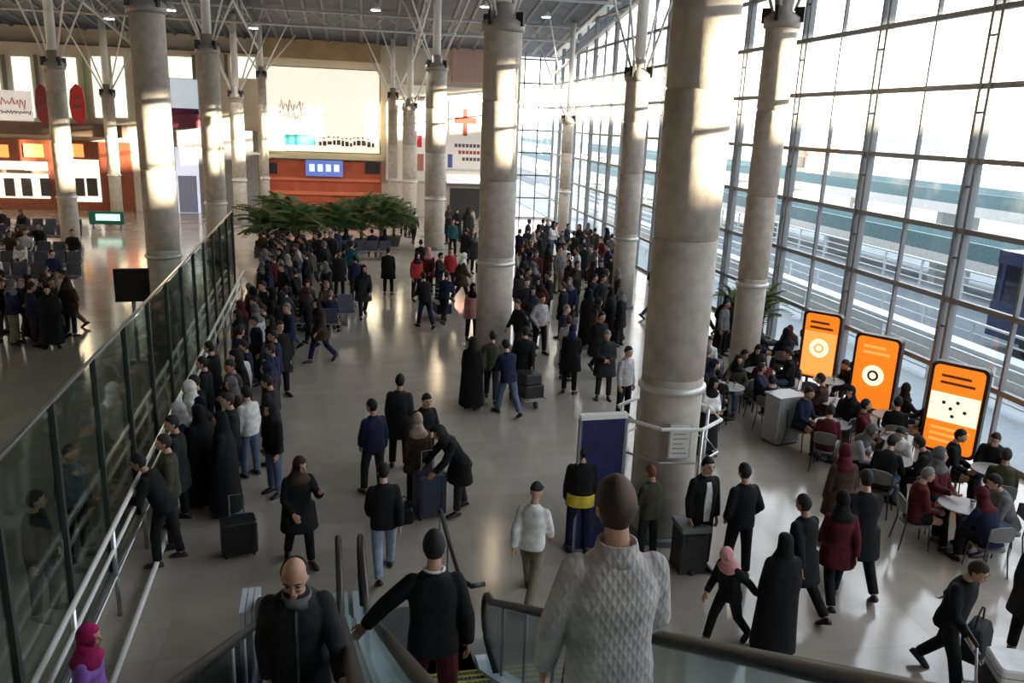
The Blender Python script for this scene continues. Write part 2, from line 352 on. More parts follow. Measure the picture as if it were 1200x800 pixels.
# ================================================================== OUTSIDE
ground_o = struct(MB().b2((FX + 0.1, -120, -0.35), (420, 500, -0.15)).build('ground_outside', mat('pale_forecourt', (0.33, 0.37, 0.39), 0.8, var=0.12, scale=0.3)))
kerb_m = mat('kerb_stone', (0.6, 0.6, 0.58), 0.8, var=0.1); asphalt = mat('asphalt', (0.10, 0.125, 0.14), 0.9, var=0.15, scale=0.6)
struct(MB().b2((18.2, -40, -0.15), (23.4, 160, -0.11)).build('road_outside', asphalt))
struct(MB().b2((FX + 0.3, -40, -0.15), (15.2, 160, -0.02)).build('pavement_outside', mat('pavement_slab', (0.26, 0.3, 0.32), 0.8, var=0.1)))
rail_m = mat('pale_rail', (0.62, 0.68, 0.7), 0.4, 0.3); teal_m = mat('teal_parapet', (0.1, 0.19, 0.21), 0.6, var=0.15)
def guard_rail(x, ya, yb, z, label, h=1.05, bars=4, step=2.2):
    t = empty('guard_rail', (x, ya, z), 0, label, 'railing', 'guard rails along the road outside'); L = yb - ya
    for k in range(bars): MB().tube([(0, 0, h - k * h / bars), (0, L, h - k * h / bars)], 0.045 if k == 0 else 0.03, 8).build('rail', rail_m, t, smooth=True)
    me = MB().box((0, 0, h / 2), (0.09, 0.09, h)).mesh('post'); me.materials.append(rail_m)
    for k in range(int(L / step) + 1): link('post', me, t, (0, k * step, 0))
guard_rail(15.0, 10, 60, -0.02, 'pale guard rail at the kerb just outside the glazed facade')
guard_rail(18.0, 10, 70, 0.0, 'pale guard rail on the near side of the outside road', 1.0, 3)
guard_rail(24.0, 16, 90, 0.0, 'pale guard rail on the far side of the outside road', 1.2, 4, 2.6)
for i, (x, w, z, th, y0_, y1_, lb) in enumerate(((17.0, 0.5, 0.35, 0.7, 10, 80, 'low pale concrete parapet between pavement and road'), (26.5, 3.6, 1.5, 0.45, 20, 130, 'elevated ramp deck on short piers beyond the outside road'), (34.5, 5.0, 2.9, 0.55, 30, 170, 'higher ramp deck behind the lower ramp outside'))):
    t = empty('ramp_deck' if i else 'parapet', (x, y0_, 0), 0, lb, 'ramp' if i else 'parapet'); L = y1_ - y0_
    if not i: MB().b2((-w / 2, 0, -0.11), (w / 2, L, 0.55)).build('wall', kerb_m, t); MB().b2((-w / 2 - 0.04, 0, 0.551), (w / 2 + 0.04, L, 0.63)).build('coping', rail_m, t); continue
    MB().b2((-w / 2, 0, z - th), (w / 2, L, z)).build('deck', kerb_m, t)
    MB().b2((-w / 2, 0, z + 0.001), (-w / 2 + 0.2, L, z + 0.7)).build('edge_parapet', teal_m, t); MB().b2((w / 2 - 0.2, 0, z + 0.001), (w / 2, L, z + 0.7)).build('edge_parapet', teal_m, t)
    for k in range(int(L / 9)): MB().box((0, 4 + k * 9, (z - th - 0.15) / 2), (w * 0.5, 0.5, z - th + 0.15)).build('pier', kerb_m, t)
# coach standing on the road
bus = empty('coach', (20.9, 17.4, -0.11), 0, 'navy blue coach parked on the road outside the facade', 'bus')
bb = MB(); bb.b2((-1.25, -5, 0.4), (1.25, 5, 1.5)); bb.build('lower_body', mat('navy_coach', (0.02, 0.035, 0.12), 0.3, var=0.1), bus)
MB().b2((-1.24, -4.95, 1.5), (1.24, 4.95, 2.7)).build('window_band', mat('coach_glass', (0.015, 0.02, 0.035), 0.08), bus)
MB().b2((-1.25, -5, 2.7), (1.25, 5, 3.1)).build('roof', MATS['navy_coach'], bus)
for y in (-3.2, 3.0):
    for x in (-1.16, 1.16): MB().tube([(x - 0.14, y, 0.5), (x + 0.14, y, 0.5)], 0.5, 18).build('wheel', black, bus, smooth=True)
for k in range(6): MB().b2((-1.27, -4.9 + k * 1.9, 1.5), (-1.23, -4.75 + k * 1.9, 2.7)).build('window_pillar', MATS['navy_coach'], bus)
# toll booth like hut far outside
hut = empty('kiosk_hut', (34.5, 60, 2.905), 0, 'small red roofed hut standing on the higher ramp outside', 'hut')
MB().b2((-1, -1, 0), (1, 1, 2.0)).build('wall', mat('hut_wall', (0.55, 0.42, 0.36), 0.7), hut); MB().b2((-1.3, -1.3, 2.0), (1.3, 1.3, 2.5)).build('roof', mat('hut_roof', (0.5, 0.2, 0.13), 0.6), hut); MB().b2((-1.02, -0.6, 0.9), (-1.0, 0.6, 1.7)).build('window', shop_d, hut)
# hazy buildings far off
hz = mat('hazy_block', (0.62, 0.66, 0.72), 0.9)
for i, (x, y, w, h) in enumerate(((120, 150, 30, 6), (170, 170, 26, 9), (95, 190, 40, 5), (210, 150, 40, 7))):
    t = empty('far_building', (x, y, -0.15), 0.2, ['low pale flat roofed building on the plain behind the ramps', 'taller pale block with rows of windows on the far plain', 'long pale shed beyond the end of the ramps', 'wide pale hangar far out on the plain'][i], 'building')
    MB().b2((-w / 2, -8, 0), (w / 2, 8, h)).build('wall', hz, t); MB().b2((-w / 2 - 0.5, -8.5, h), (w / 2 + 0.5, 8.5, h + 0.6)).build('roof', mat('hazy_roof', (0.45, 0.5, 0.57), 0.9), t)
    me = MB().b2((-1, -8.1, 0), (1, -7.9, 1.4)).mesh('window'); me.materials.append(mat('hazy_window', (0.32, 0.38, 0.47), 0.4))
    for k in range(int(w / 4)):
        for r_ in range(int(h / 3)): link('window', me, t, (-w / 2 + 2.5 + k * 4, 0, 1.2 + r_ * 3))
# unseen block added to shape the sun: low rays enter only by its slot
gar = empty('sun_mask_block', (72, -18, 0), 0, 'added unseen block across the forecourt with one slot shaping the sun', 'building')
gm = mat('sun_mask_concrete', (0.4, 0.38, 0.36), 0.85, var=0.1, scale=0.4)
MB().b2((-1.5, -75, -0.15), (1.5, 48, 14.8)).build('lower_sun_mask', gm, gar); MB().b2((-1.5, -75, 17.3), (1.5, 48, 30)).build('upper_sun_mask', gm, gar)
for k in range(3): MB().box((0, -70 + k * 56, 16.05), (0.7, 0.7, 2.5)).build('slot_pillar', gm, gar)
me = MB().b2((-1.56, -1.2, 0), (-1.46, 1.2, 1.7)).mesh('window'); me.materials.append(mat('sun_mask_window', (0.1, 0.13, 0.17), 0.15))
for k in range(28):
    for zz in (2, 5.6, 9.2, 19, 22.6, 26.2): link('window', me, gar, (0, -72 + k * 4.3, zz))

# ================================================================== SIGNS AT THE FAR END
def sign(name, label, cat, px, dep=FARY - 0.05):          # px rectangle
    a, b = W(px[0], px[1], dep), W(px[2], px[3], dep)
    t = empty(name, (a.x, dep, b.z), 0, label, cat)
    w, h = b.x - a.x, a.z - b.z
    def put(nm, x0, y0, x1, y1, m, d0, d1):            # x, y as fractions, y from the bottom
        return MB().b2((x0 * w, -d1, y0 * h), (x1 * w, -d0, y1 * h)).build(nm, m, t)
    return t, put, w, h
ink = mat('sign_ink', (0.12, 0.11, 0.12), 0.6); rose = mat('faded_rose_ink', (0.5, 0.2, 0.16), 0.6); sred = mat('sign_red', (0.68, 0.035, 0.05), 0.5)
t, put, w, h = sign('billboard', 'large cream backlit billboard above the red shop', 'billboard', (310, 76, 446, 181), FARY - 0.52)
put('face', 0.01, 0.01, 0.99, 0.99, mat('billboard_cream', (1.0, 0.96, 0.82), 0.5, emit=0.62), 0.0, 0.2)
for a in ((0, 0, 1, 0.012), (0, 0.988, 1, 1), (0, 0.013, 0.009, 0.987), (0.991, 0.013, 1, 0.987)): put('frame', *a, mat('billboard_frame', (0.3, 0.25, 0.16), 0.5), 0.0, 0.26)
put('cyan_patch', 0.15, 0.08, 0.42, 0.21, mat('print_cyan', (0.1, 0.5, 0.56), 0.6, emit=0.1), 0.2, 0.212)
rr = random.Random(3)
x = 0.45
while x < 0.93:                                        # blurred line of print
    ww = rr.uniform(0.02, 0.04); y_ = rr.choice((0.085, 0.1)); put('print', x, y_, x + ww, y_ + rr.uniform(0.03, 0.075), mat('print_olive', (0.1, 0.095, 0.07), 0.6), 0.2, 0.21); put('print', x, y_ + 0.085, x + ww * 0.6, y_ + 0.1, mat('print_olive', (0.1, 0.095, 0.07), 0.6), 0.2, 0.21); x += ww + 0.01
def scribble(nm, t, w, h, cx, cy, sx, sy, m, seed, off, n=16):
    r_ = random.Random(seed); q = MB(); pts = []
    for i in range(n): pts.append(((cx + sx * (-0.5 + i / (n - 1))) * w, -off, (cy + sy * (0.5 * math.sin(i * 2.3) + r_.uniform(-0.3, 0.3))) * h))
    q.tube(pts, 0.034, 5); return q.build(nm, m, t)
scribble('script', t, w, h, 0.22, 0.54, 0.2, 0.13, rose, 1, 0.21, 15); scribble('script', t, w, h, 0.24, 0.42, 0.26, 0.09, rose, 2, 0.21, 19)
t, put, w, h = sign('panel_sign', 'blue and white lit sign on the red shop front', 'sign', (358, 187, 402, 207), FARY - 0.75)
put('face', 0, 0, 1, 1, mat('sign_blue', (0.12, 0.2, 0.6), 0.5, emit=0.5), 0, 0.12)
for k in range(4): put('light_mark', 0.1 + k * 0.22, 0.3, 0.24 + k * 0.22, 0.75, mat('sign_pale', (0.7, 0.8, 1.0), 0.5, emit=0.7), 0.12, 0.13)
t, put, w, h = sign('script_sign', 'white sign with dark flowing script beside the round red sign', 'sign', (-30, 104, 40, 142), FARY - 1.3)
put('face', 0, 0, 1, 1, mat('sign_white', (0.95, 0.9, 0.88), 0.5, emit=0.35), 0, 0.15)
scribble('script', t, w, h, 0.65, 0.6, 0.5, 0.3, sred, 5, 0.16, 18); scribble('script', t, w, h, 0.7, 0.28, 0.55, 0.1, ink, 6, 0.16, 26)
for n_, (xa, xb) in enumerate(((40, 61), (80, 103))):
    t, put, w, h = sign('lobed_sign', ['dark red lobed sign next to the white script sign', 'bright red lobed sign right of the concrete column'][n_], 'sign', (xa, 98, xb, 146), FARY - 1.3)
    q = MB(); pr = [(0.0, 0.5), (0.12, 0.85), (0.5, 1.0), (0.9, 0.9), (1.0, 0.5), (0.92, 0.08), (0.5, 0.0), (0.1, 0.15)]
    q.loft([[(a * w, -d, b * h) for a, b in pr] for d in (0, 0.2)]).build('face', sred if n_ else mat('sign_dark_red', (0.3, 0.02, 0.04), 0.5), t)
    for fx in (0.3, 0.7): MB().b2((fx * w - 0.03, 0.0, h * 0.45), (fx * w + 0.03, 1.3, h * 0.5)).build('bracket', steel_d, t)
    put('mark', 0.25, 0.4, 0.75, 0.48, ink, 0.2, 0.22); put('mark', 0.3, 0.62, 0.7, 0.68, ink, 0.2, 0.22)
t, put, w, h = sign('cross_sign', 'white panel with a red cross and dark lines of print', 'sign', (522, 118, 566, 199), FARY - 0.25)
put('face', 0, 0, 1, 1, mat('panel_glow', (0.85, 0.8, 0.76), 0.6, emit=0.12), 0, 0.1)
put('cross', 0.46, 0.5, 0.56, 0.9, mat('cross_red', (0.5, 0.06, 0.04), 0.6), 0.1, 0.12); put('cross', 0.25, 0.68, 0.8, 0.77, MATS['cross_red'], 0.12, 0.13)
for k in range(3):
    x = 0.25 + 0.1 * k
    while x < 0.95: put('print', x, 0.33 - k * 0.1, x + 0.07, 0.38 - k * 0.1, ink if k != 1 else MATS['cross_red'], 0.1, 0.112); x += 0.095
put('mark', 0.08, 0.02, 0.2, 0.22, mat('mark_blue', (0.1, 0.14, 0.4), 0.6), 0.1, 0.112)
t, put, w, h = sign('narrow_banner', 'narrow white banner with red print between two far columns', 'sign', (483, 100, 500, 200), FARY - 0.25)
put('face', 0, 0, 1, 1, MATS['panel_glow'], 0, 0.05); put('mark', 0.25, 0.28, 0.65, 0.42, sred, 0.05, 0.06); put('mark', 0.1, 0.0, 0.8, 0.2, rose, 0.05, 0.06); scribble('script', t, w, h, 0.5, 0.85, 0.7, 0.06, ink, 9, 0.06)
t, put, w, h = sign('door_sign', 'long white lit sign over the dark doorway', 'sign', (524, 203, 566, 219), FARY - 0.3); put('face', 0, 0.25, 1, 0.9, MATS['lit_shop_white'], 0, 0.12); put('strip', 0, 0, 1, 0.22, ink, 0, 0.13)
t, put, w, h = sign('poster', 'pale blue poster with a magenta foot above the blue shop', 'poster', (199, 92, 233, 134), FARY - 0.35); put('face', 0, 0.16, 1, 1, mat('poster_blue', (0.7, 0.82, 0.95), 0.6, emit=0.4), 0, 0.06); put('foot', 0, 0, 1, 0.158, mat('poster_magenta', (0.25, 0.03, 0.16), 0.5), 0, 0.07)
t, put, w, h = sign('green_sign', 'small green and white lit sign low beside the left shops', 'sign', (104, 247, 146, 263), 46.0)
put('face', 0, 0, 1, 1, mat('sign_green', (0.02, 0.16, 0.11), 0.5), 0, 0.1); put('light_mark', 0.2, 0.3, 0.9, 0.8, mat('sign_mint', (0.6, 1.0, 0.85), 0.5, emit=0.9), 0.1, 0.11)
for fx in (0.1, 0.9): MB().b2((fx * w - 0.04, -0.08, -W(104, 263, 46.0).z), (fx * w + 0.04, 0, 0)).build('post', steel_d, t)

# ================================================================== GLASS PARTITION AND WAITING BARRIER ON THE LEFT
PA, PB = V((-3.15, 5.6, 0)), V((-4.15, 27.7, 0))
def pline(off, t): return lerp(PA, PB, t) + V((off, 0, 0))
gp = empty('glass_partition', PA, math.atan2(PA.x - PB.x, PB.y - PA.y), 'tall green tinted glass partition on dark posts behind the waiting crowd', 'partition')
PL = (PB - PA).length; NP = 13; st = PL / NP
pm = MB().box((0, 0, 1.56), (0.07, 0.07, 3.12)).mesh('post'); pm.materials.append(mat('dark_green_post', (0.03, 0.045, 0.042), 0.4))
gm_ = MB().box((0, st / 2, 1.6), (0.014, st - 0.09, 2.95)).mesh('glass_pane'); gm_.materials.append(green_glass)
for k in range(NP + 1): link('post', pm, gp, (0, k * st, 0))
for k in range(NP): link('glass_pane', gm_, gp, (0, k * st, 0))
MB().box((0, PL / 2, 3.13), (0.035, PL, 0.03)).build('top_rail', steel, gp); MB().box((0, PL / 2, 0.06), (0.09, PL, 0.12)).build('bottom_rail', steel, gp)
wb = empty('waiting_barrier', PA + V((0.28, 0, 0)), gp.rotation_euler.z, 'bright steel barrier with parallel rails that the waiting crowd leans on', 'railing')
for z, r_, m in ((1.2, 0.032, steel_w), (0.92, 0.026, steel_w), (0.55, 0.02, steel), (0.1, 0.035, steel_w)): MB().tube([(0 if z > 0.2 else 0.25, 0, z), (0 if z > 0.2 else 0.25, PL, z)], r_, 10).build('rail', m, wb, smooth=True)
me = MB().tube([(0, 0, 0), (0, 0, 1.19)], 0.03, 8).mesh('post', True); me.materials.append(steel)
for k in range(NP): link('post', me, wb, (0, 0.8 + k * st, 0))

# ================================================================== ESCALATORS
EA = rad(2.6); SL = 0.58
def hrz(v): return 1.0 if v > -1.95 else 1.0 + SL * (-1.95 - v) if v > -9.75 else 1.0 + SL * 7.8
VS = [-11.0, -10.2, -9.75, -9.3, -8, -7, -6, -5, -4, -3, -2.3, -1.95, -1.5, -0.8]
deck_m = mat('escalator_deck_sheen', (0.74, 0.8, 0.83), 0.25, 0.25); step_m = mat('step_metal', (0.17, 0.175, 0.18), 0.45, 0.6); yellow = mat('step_edge_yellow', (0.55, 0.42, 0.05), 0.6)  # pale deck colour stands in for sky reflected on the steel
clad_m = mat('escalator_cladding', (0.28, 0.29, 0.29), 0.35, 0.5)
ES = M.Translation(V((-0.2, 9.9, 0))) @ M.Rotation(EA, 4, 'Z')
def band(vs, u0, u1, lo, hi):                           # prism between two curves over v
    q = MB(); q.loft([[(u0, v, hi(v)), (u1, v, hi(v)), (u1, v, lo(v)), (u0, v, lo(v))] for v in vs]); return q
def balustrade(par, u, vend, nm='balustrade', newel=True):
    vs = [v for v in VS if v < vend - 0.25] + [vend - 0.2]
    pan = band(vs, u - 0.008, u + 0.008, lambda v: hrz(v) - 0.86, lambda v: hrz(v) - 0.05).build('glass_panel', clear_glass, par)
    hv = [v for v in VS if v < vend - 0.3]
    pts = [(u, v, hrz(v)) for v in hv] + [(u, vend - 0.3, 1.0)]
    for a in range(1, 9):
        b = math.pi * a / 8; pts.append((u, vend - 0.3 + 0.3 * math.sin(b), 0.7 + 0.3 * math.cos(b)))
    pts.append((u, vend - 0.8, 0.38))
    MB().tube(pts, 0.042, 10).build('handrail', rubber, par, smooth=True)
def escalator(name, label, ua, ub, va, vb):
    t = empty(name, ES.translation, EA, label, 'escalator', 'escalators down to the hall')
    balustrade(t, ua, va); balustrade(t, ub, vb)
    for u, s in ((ua, 1), (ub, -1)):
        v_ = va if u == ua else vb; vs = [v for v in VS if v < v_ - 0.25] + [v_ - 0.1]
        band(vs, u - 0.11, u + 0.11, lambda v: hrz(v) - 0.92, lambda v: hrz(v) - 0.86).build('deck', deck_m, t)
        band(vs, u + s * 0.10, u + s * 0.12, lambda v: hrz(v) - 1.05, lambda v: hrz(v) - 0.921).build('skirt', clad_m, t)
    sm = MB(); w_ = ub - ua - 0.26; sm.box((0, 0, -0.13), (w_, 0.40, 0.26)); sme = sm.mesh('step'); sme.materials.append(step_m)
    g = MB()
    for k in range(int(w_ / 0.045)): g.box((-w_ / 2 + 0.03 + k * 0.045, 0, 0.004), (0.018, 0.38, 0.008))
    gme = g.mesh('tread_ribs'); gme.materials.append(mat('tread_ribs', (0.3, 0.31, 0.32), 0.4, 0.7))
    yme = MB().box((0, 0.18, 0.004), (w_, 0.03, 0.01)).mesh('edge_line'); yme.materials.append(yellow)
    for k in range(23):
        v = -1.95 - 0.17 - k * 0.34; z = hrz(v + 0.17) - 0.93 + 0.04
        s_ = link('step', sme, t, ((ua + ub) / 2, v, z)); link('tread_ribs', gme, s_); link('edge_line', yme, s_)
    MB().b2((ua + 0.13, -1.95, 0.002), (ub - 0.13, -0.45, 0.06)).build('comb_plate', mat('comb_plate', (0.2, 0.2, 0.2), 0.35, 0.7, var=0.1), t)
    vs = [-9.9, -9.0, -2.3, -1.3]
    band(vs, ua - 0.14, ub + 0.14, lambda v: max(0.0, hrz(v) - 2.1), lambda v: max(0.06, hrz(v) - 1.25)).build('truss_casing', clad_m, t)
    return t
escalator('escalator', 'steel escalator carrying the bald man up, glass sided', -1.02, -0.15, -1.3, 0.0)
esc = escalator('escalator', 'wide dark stepped escalator carrying the men in sweater and black jacket', 0.13, 1.50, 0.0, -1.6)
# level hand rail that runs on from the wide escalator onto the floor
hr = empty('floor_handrail', ES @ V((1.24, 0.35, 0)), EA, 'dark level handrail on slim posts at the foot of the wide escalator', 'railing')
MB().tube([(0.26, -1.9, 0.985), (0.1, -1.95, 1.0), (0.0, -1.8, 1.0), (0, 0, 1.0), (0, 0.06, 0.9)], 0.032, 10).build('rail', rubber, hr, smooth=True)
for y in (-1.6, -0.8, -0.05): MB().tube([(0, y, 0), (0, y, 0.98)], 0.02, 8).build('post', steel_d, hr, smooth=True)
# steel deck, sky reflection painted into its pale colour, filling the gap between the two escalators, and the steel end panel of the outer side
gap = empty('divider_deck', ES.translation, EA, 'steel deck with painted reflection sloping down between the two escalators', 'deck')
for ua_, ub_, dz_ in ((-0.075, -0.035, 0.30), (-0.03, 0.012, 0.34), (0.017, 0.06, 0.30)): band([-9.9] + [v for v in VS if -9.6 < v < -1.9] + [-1.5], ua_, ub_, lambda v: hrz(v) - 0.86, lambda v: hrz(v) - dz_).build('deck_strip', deck_m, gap)
endp = empty('end_panel', ES @ V((-1.14, -1.62, 0)), EA, 'upright steel end panel at the outer foot of the steel escalator', 'panel')
for k in range(3): MB().b2((-0.10 + 0.07 * k, 0, 0.0), (-0.04 + 0.07 * k, 0.5, 0.93)).build('panel_strip', deck_m, endp)
# stub posts under the outer rails
for u, vs in ((1.50, (-2.6, -3.5, -4.4, -5.3)), (-1.02, (-2.4, -3.2, -4.0))):
    for v in vs:
        pt = MB().tube([(u, v, hrz(v) - 0.9), (u, v, hrz(v) - 0.03)], 0.018, 8).build('baluster', steel_d, esc if u > 0 else [o for o in bpy.data.objects if o.name == 'escalator'][0], smooth=True)

# ================================================================== LIGHT BOXES, BANNER, NOTICE, MONITOR
orange = mat('lightbox_orange', (1.0, 0.25, 0.015), 0.5, emit=0.72); cream_l = mat('lightbox_cream', (1.0, 0.86, 0.62), 0.5, emit=1.0); frame_b = mat('lightbox_frame', (0.05, 0.035, 0.025), 0.4)
amber = mat('lightbox_amber', (1.0, 0.46, 0.1), 0.5, emit=0.75)
def rrect(w, h, r, n=4):
    pts = []
    for cx, cz, a0 in ((w / 2 - r, h / 2 - r, 0), (-w / 2 + r, h / 2 - r, 90), (-w / 2 + r, -h / 2 + r, 180), (w / 2 - r, -h / 2 + r, 270)):
        for k in range(n + 1): a = rad(a0 + 90 * k / n); pts.append((cx + r * math.cos(a), cz + r * math.sin(a)))
    return pts
def lightbox(loc, rz, w, h, kind, label):
    t = empty('light_box', loc, rz, label, 'light box', 'orange light boxes in the cafe'); z0 = 0.42 + h / 2
    fr = rrect(w, h, 0.12); MB().loft([[(a, d, z0 + b) for a, b in fr] for d in (-0.09, 0.09)]).build('casing', frame_b, t)
    fc = rrect(w - 0.12, h - 0.12, 0.09)
    for sg in (-1, 1): MB().loft([[(a, sg * d, z0 + b) for a, b in fc] for d in (0.085, 0.1)]).build('lit_face', orange, t)
    d = -0.1
    def disc(nm, x, z, r_, m, y): MB().loft([[(x + r_ * math.cos(2 * math.pi * k / 20), yy, z + r_ * math.sin(2 * math.pi * k / 20)) for k in range(20)] for yy in (d - y, d - y - 0.006)]).build(nm, m, t)
    if kind == 'band':
        MB().b2((-w / 2 + 0.07, d - 0.006, z0 - 0.25), (w / 2 - 0.07, d, z0 + 0.3)).build('white_band', cream_l, t)
        for x, z in ((-0.18, 0.12), (-0.05, 0.02), (0.06, 0.16), (0.0, -0.12), (0.2, 0.0)): disc('dark_mark', x, z0 + z, 0.035, ink, 0.008)
        for k in range(3): MB().b2((-w / 2 + 0.16, d - 0.006, z0 - 0.42 - 0.12 * k), (w / 2 - 0.16 - 0.06 * k, d, z0 - 0.37 - 0.12 * k)).build('print_line', amber, t)
        for k in range(2): MB().b2((-w / 2 + 0.2, d - 0.006, z0 + 0.48 + 0.13 * k), (w / 2 - 0.2 - 0.08 * k, d, z0 + 0.53 + 0.13 * k)).build('print_line', mat('print_brown', (0.45, 0.14, 0.03), 0.6), t)
    else:
        if kind == 'swirl': MB().b2((-w / 2 + 0.07, d - 0.004, z0 - h / 2 + 0.1), (w / 2 - 0.07, d, z0 + 0.35)).build('pale_field', amber, t)
        disc('white_disc', 0, z0 - 0.05, 0.23, cream_l, 0.005); disc('ring_mark', 0, z0 - 0.05, 0.12, ink if kind == 'badge' else amber, 0.012); disc('ring_core', 0, z0 - 0.05, 0.07, cream_l, 0.02)
        for k in range(2): MB().b2((-0.28, d - 0.006, z0 + 0.42 + 0.13 * k), (0.28 - 0.1 * k, d, z0 + 0.48 + 0.13 * k)).build('print_line', amber if kind == 'badge' else MATS.get('print_brown', orange), t)
    for x in (-w / 4, w / 4): MB().tube([(x, 0, 0), (x, 0, 0.43)], 0.035, 8).build('leg', frame_b, t, smooth=True)
    MB().b2((-w / 2.4, -0.2, 0), (w / 2.4, 0.2, 0.03)).build('foot_plate', frame_b, t)
lightbox((11.0, 12.9, 0), rad(-54), 1.0, 1.78, 'band', 'orange light box with a white middle band and dark spots')
lightbox((11.0, 15.42, 0), rad(-54), 0.98, 1.68, 'badge', 'orange light box with a white badge holding a dark mark')
lightbox((11.0, 17.65, 0), rad(-50), 0.92, 1.68, 'swirl', 'amber light box with a pale disc and ring')
bn = empty('standing_banner', (3.42, 10.75, 0), rad(4), 'navy blue standing banner with a white top edge beside the thick column', 'banner')
navy_b = mat('banner_navy', (0.012, 0.014, 0.085), 0.4, var=0.5, scale=2.5)
MB().b2((-0.33, -0.03, 0.06), (0.33, 0.03, 2.13)).build('panel', navy_b, bn); MB().b2((-0.36, -0.06, 2.13), (0.36, 0.06, 2.2)).build('top_edge', steel_w, bn)
for x in (-0.35, 0.35): MB().b2((x - 0.02, -0.03, 0), (x + 0.02, 0.03, 2.13)).build('side_post', steel_d, bn)
for x in (-0.3, 0.3): MB().b2((x - 0.03, -0.3, 0), (x + 0.03, 0.3, 0.05)).build('foot', steel_d, bn)
# notice, hand rail frame and things round the thick column
nv = (V((0, 0, 0)) - V((4.6, 11.2, 0))); na = math.atan2(nv.y, nv.x) + 0.35
nt_ = empty('wall_notice', (4.6 + 0.56 * math.cos(na), 11.2 + 0.56 * math.sin(na), 1.5), na + math.pi / 2, 'white paper notice in a pale frame on the thick column', 'notice')
MB().b2((-0.17, 0.0, 0), (0.17, 0.03, 0.55)).build('board', mat('notice_frame', (0.5, 0.48, 0.45), 0.5), nt_); MB().b2((-0.15, -0.008, 0.02), (0.15, 0.0, 0.53)).build('paper', mat('notice_paper', (0.78, 0.76, 0.73), 0.7), nt_)
for k in range(5): MB().b2((-0.11, -0.012, 0.08 + 0.075 * k), (0.11 - 0.03 * (k % 3), -0.008, 0.1 + 0.075 * k)).build('print_line', mat('grey_print', (0.35, 0.34, 0.33), 0.7), nt_)
cr = empty('column_guard', (4.6, 11.2, 0), 0.3, 'pale tubular guard frame standing round the thick column', 'railing')
pts = [(0.78 * math.cos(a), 0.78 * math.sin(a)) for a in [2 * math.pi * k / 8 for k in range(9)]]
MB().tube([(x, y, 2.02) for x, y in pts], 0.03, 8, cap=False).build('top_rail', steel_w, cr); MB().tube([(x, y, 1.5) for x, y in pts], 0.018, 8, cap=False).build('lower_rail', steel, cr)
for x, y in pts[:8:2]: MB().tube([(x, y, 0), (x, y, 2.02)], 0.025, 8).build('post', steel, cr, smooth=True)
mo = empty('monitor_stand', (-5.62, 21.2, 0), rad(8), 'black screen on a grey post before the column behind the glass', 'monitor')
MB().b2((-0.4, -0.06, 1.58), (0.4, 0.06, 2.4)).build('casing', black, mo); MB().b2((-0.36, -0.07, 1.63), (0.36, -0.06, 2.35)).build('screen', mat('screen_glass', (0.01, 0.01, 0.012), 0.1), mo)
MB().tube([(0, 0, 0), (0, 0, 1.58)], 0.05, 10).build('post', steel, mo, smooth=True); MB().lathe([(0.28, 0), (0.28, 0.03), (0.06, 0.05)]).build('foot', steel, mo, smooth=True)
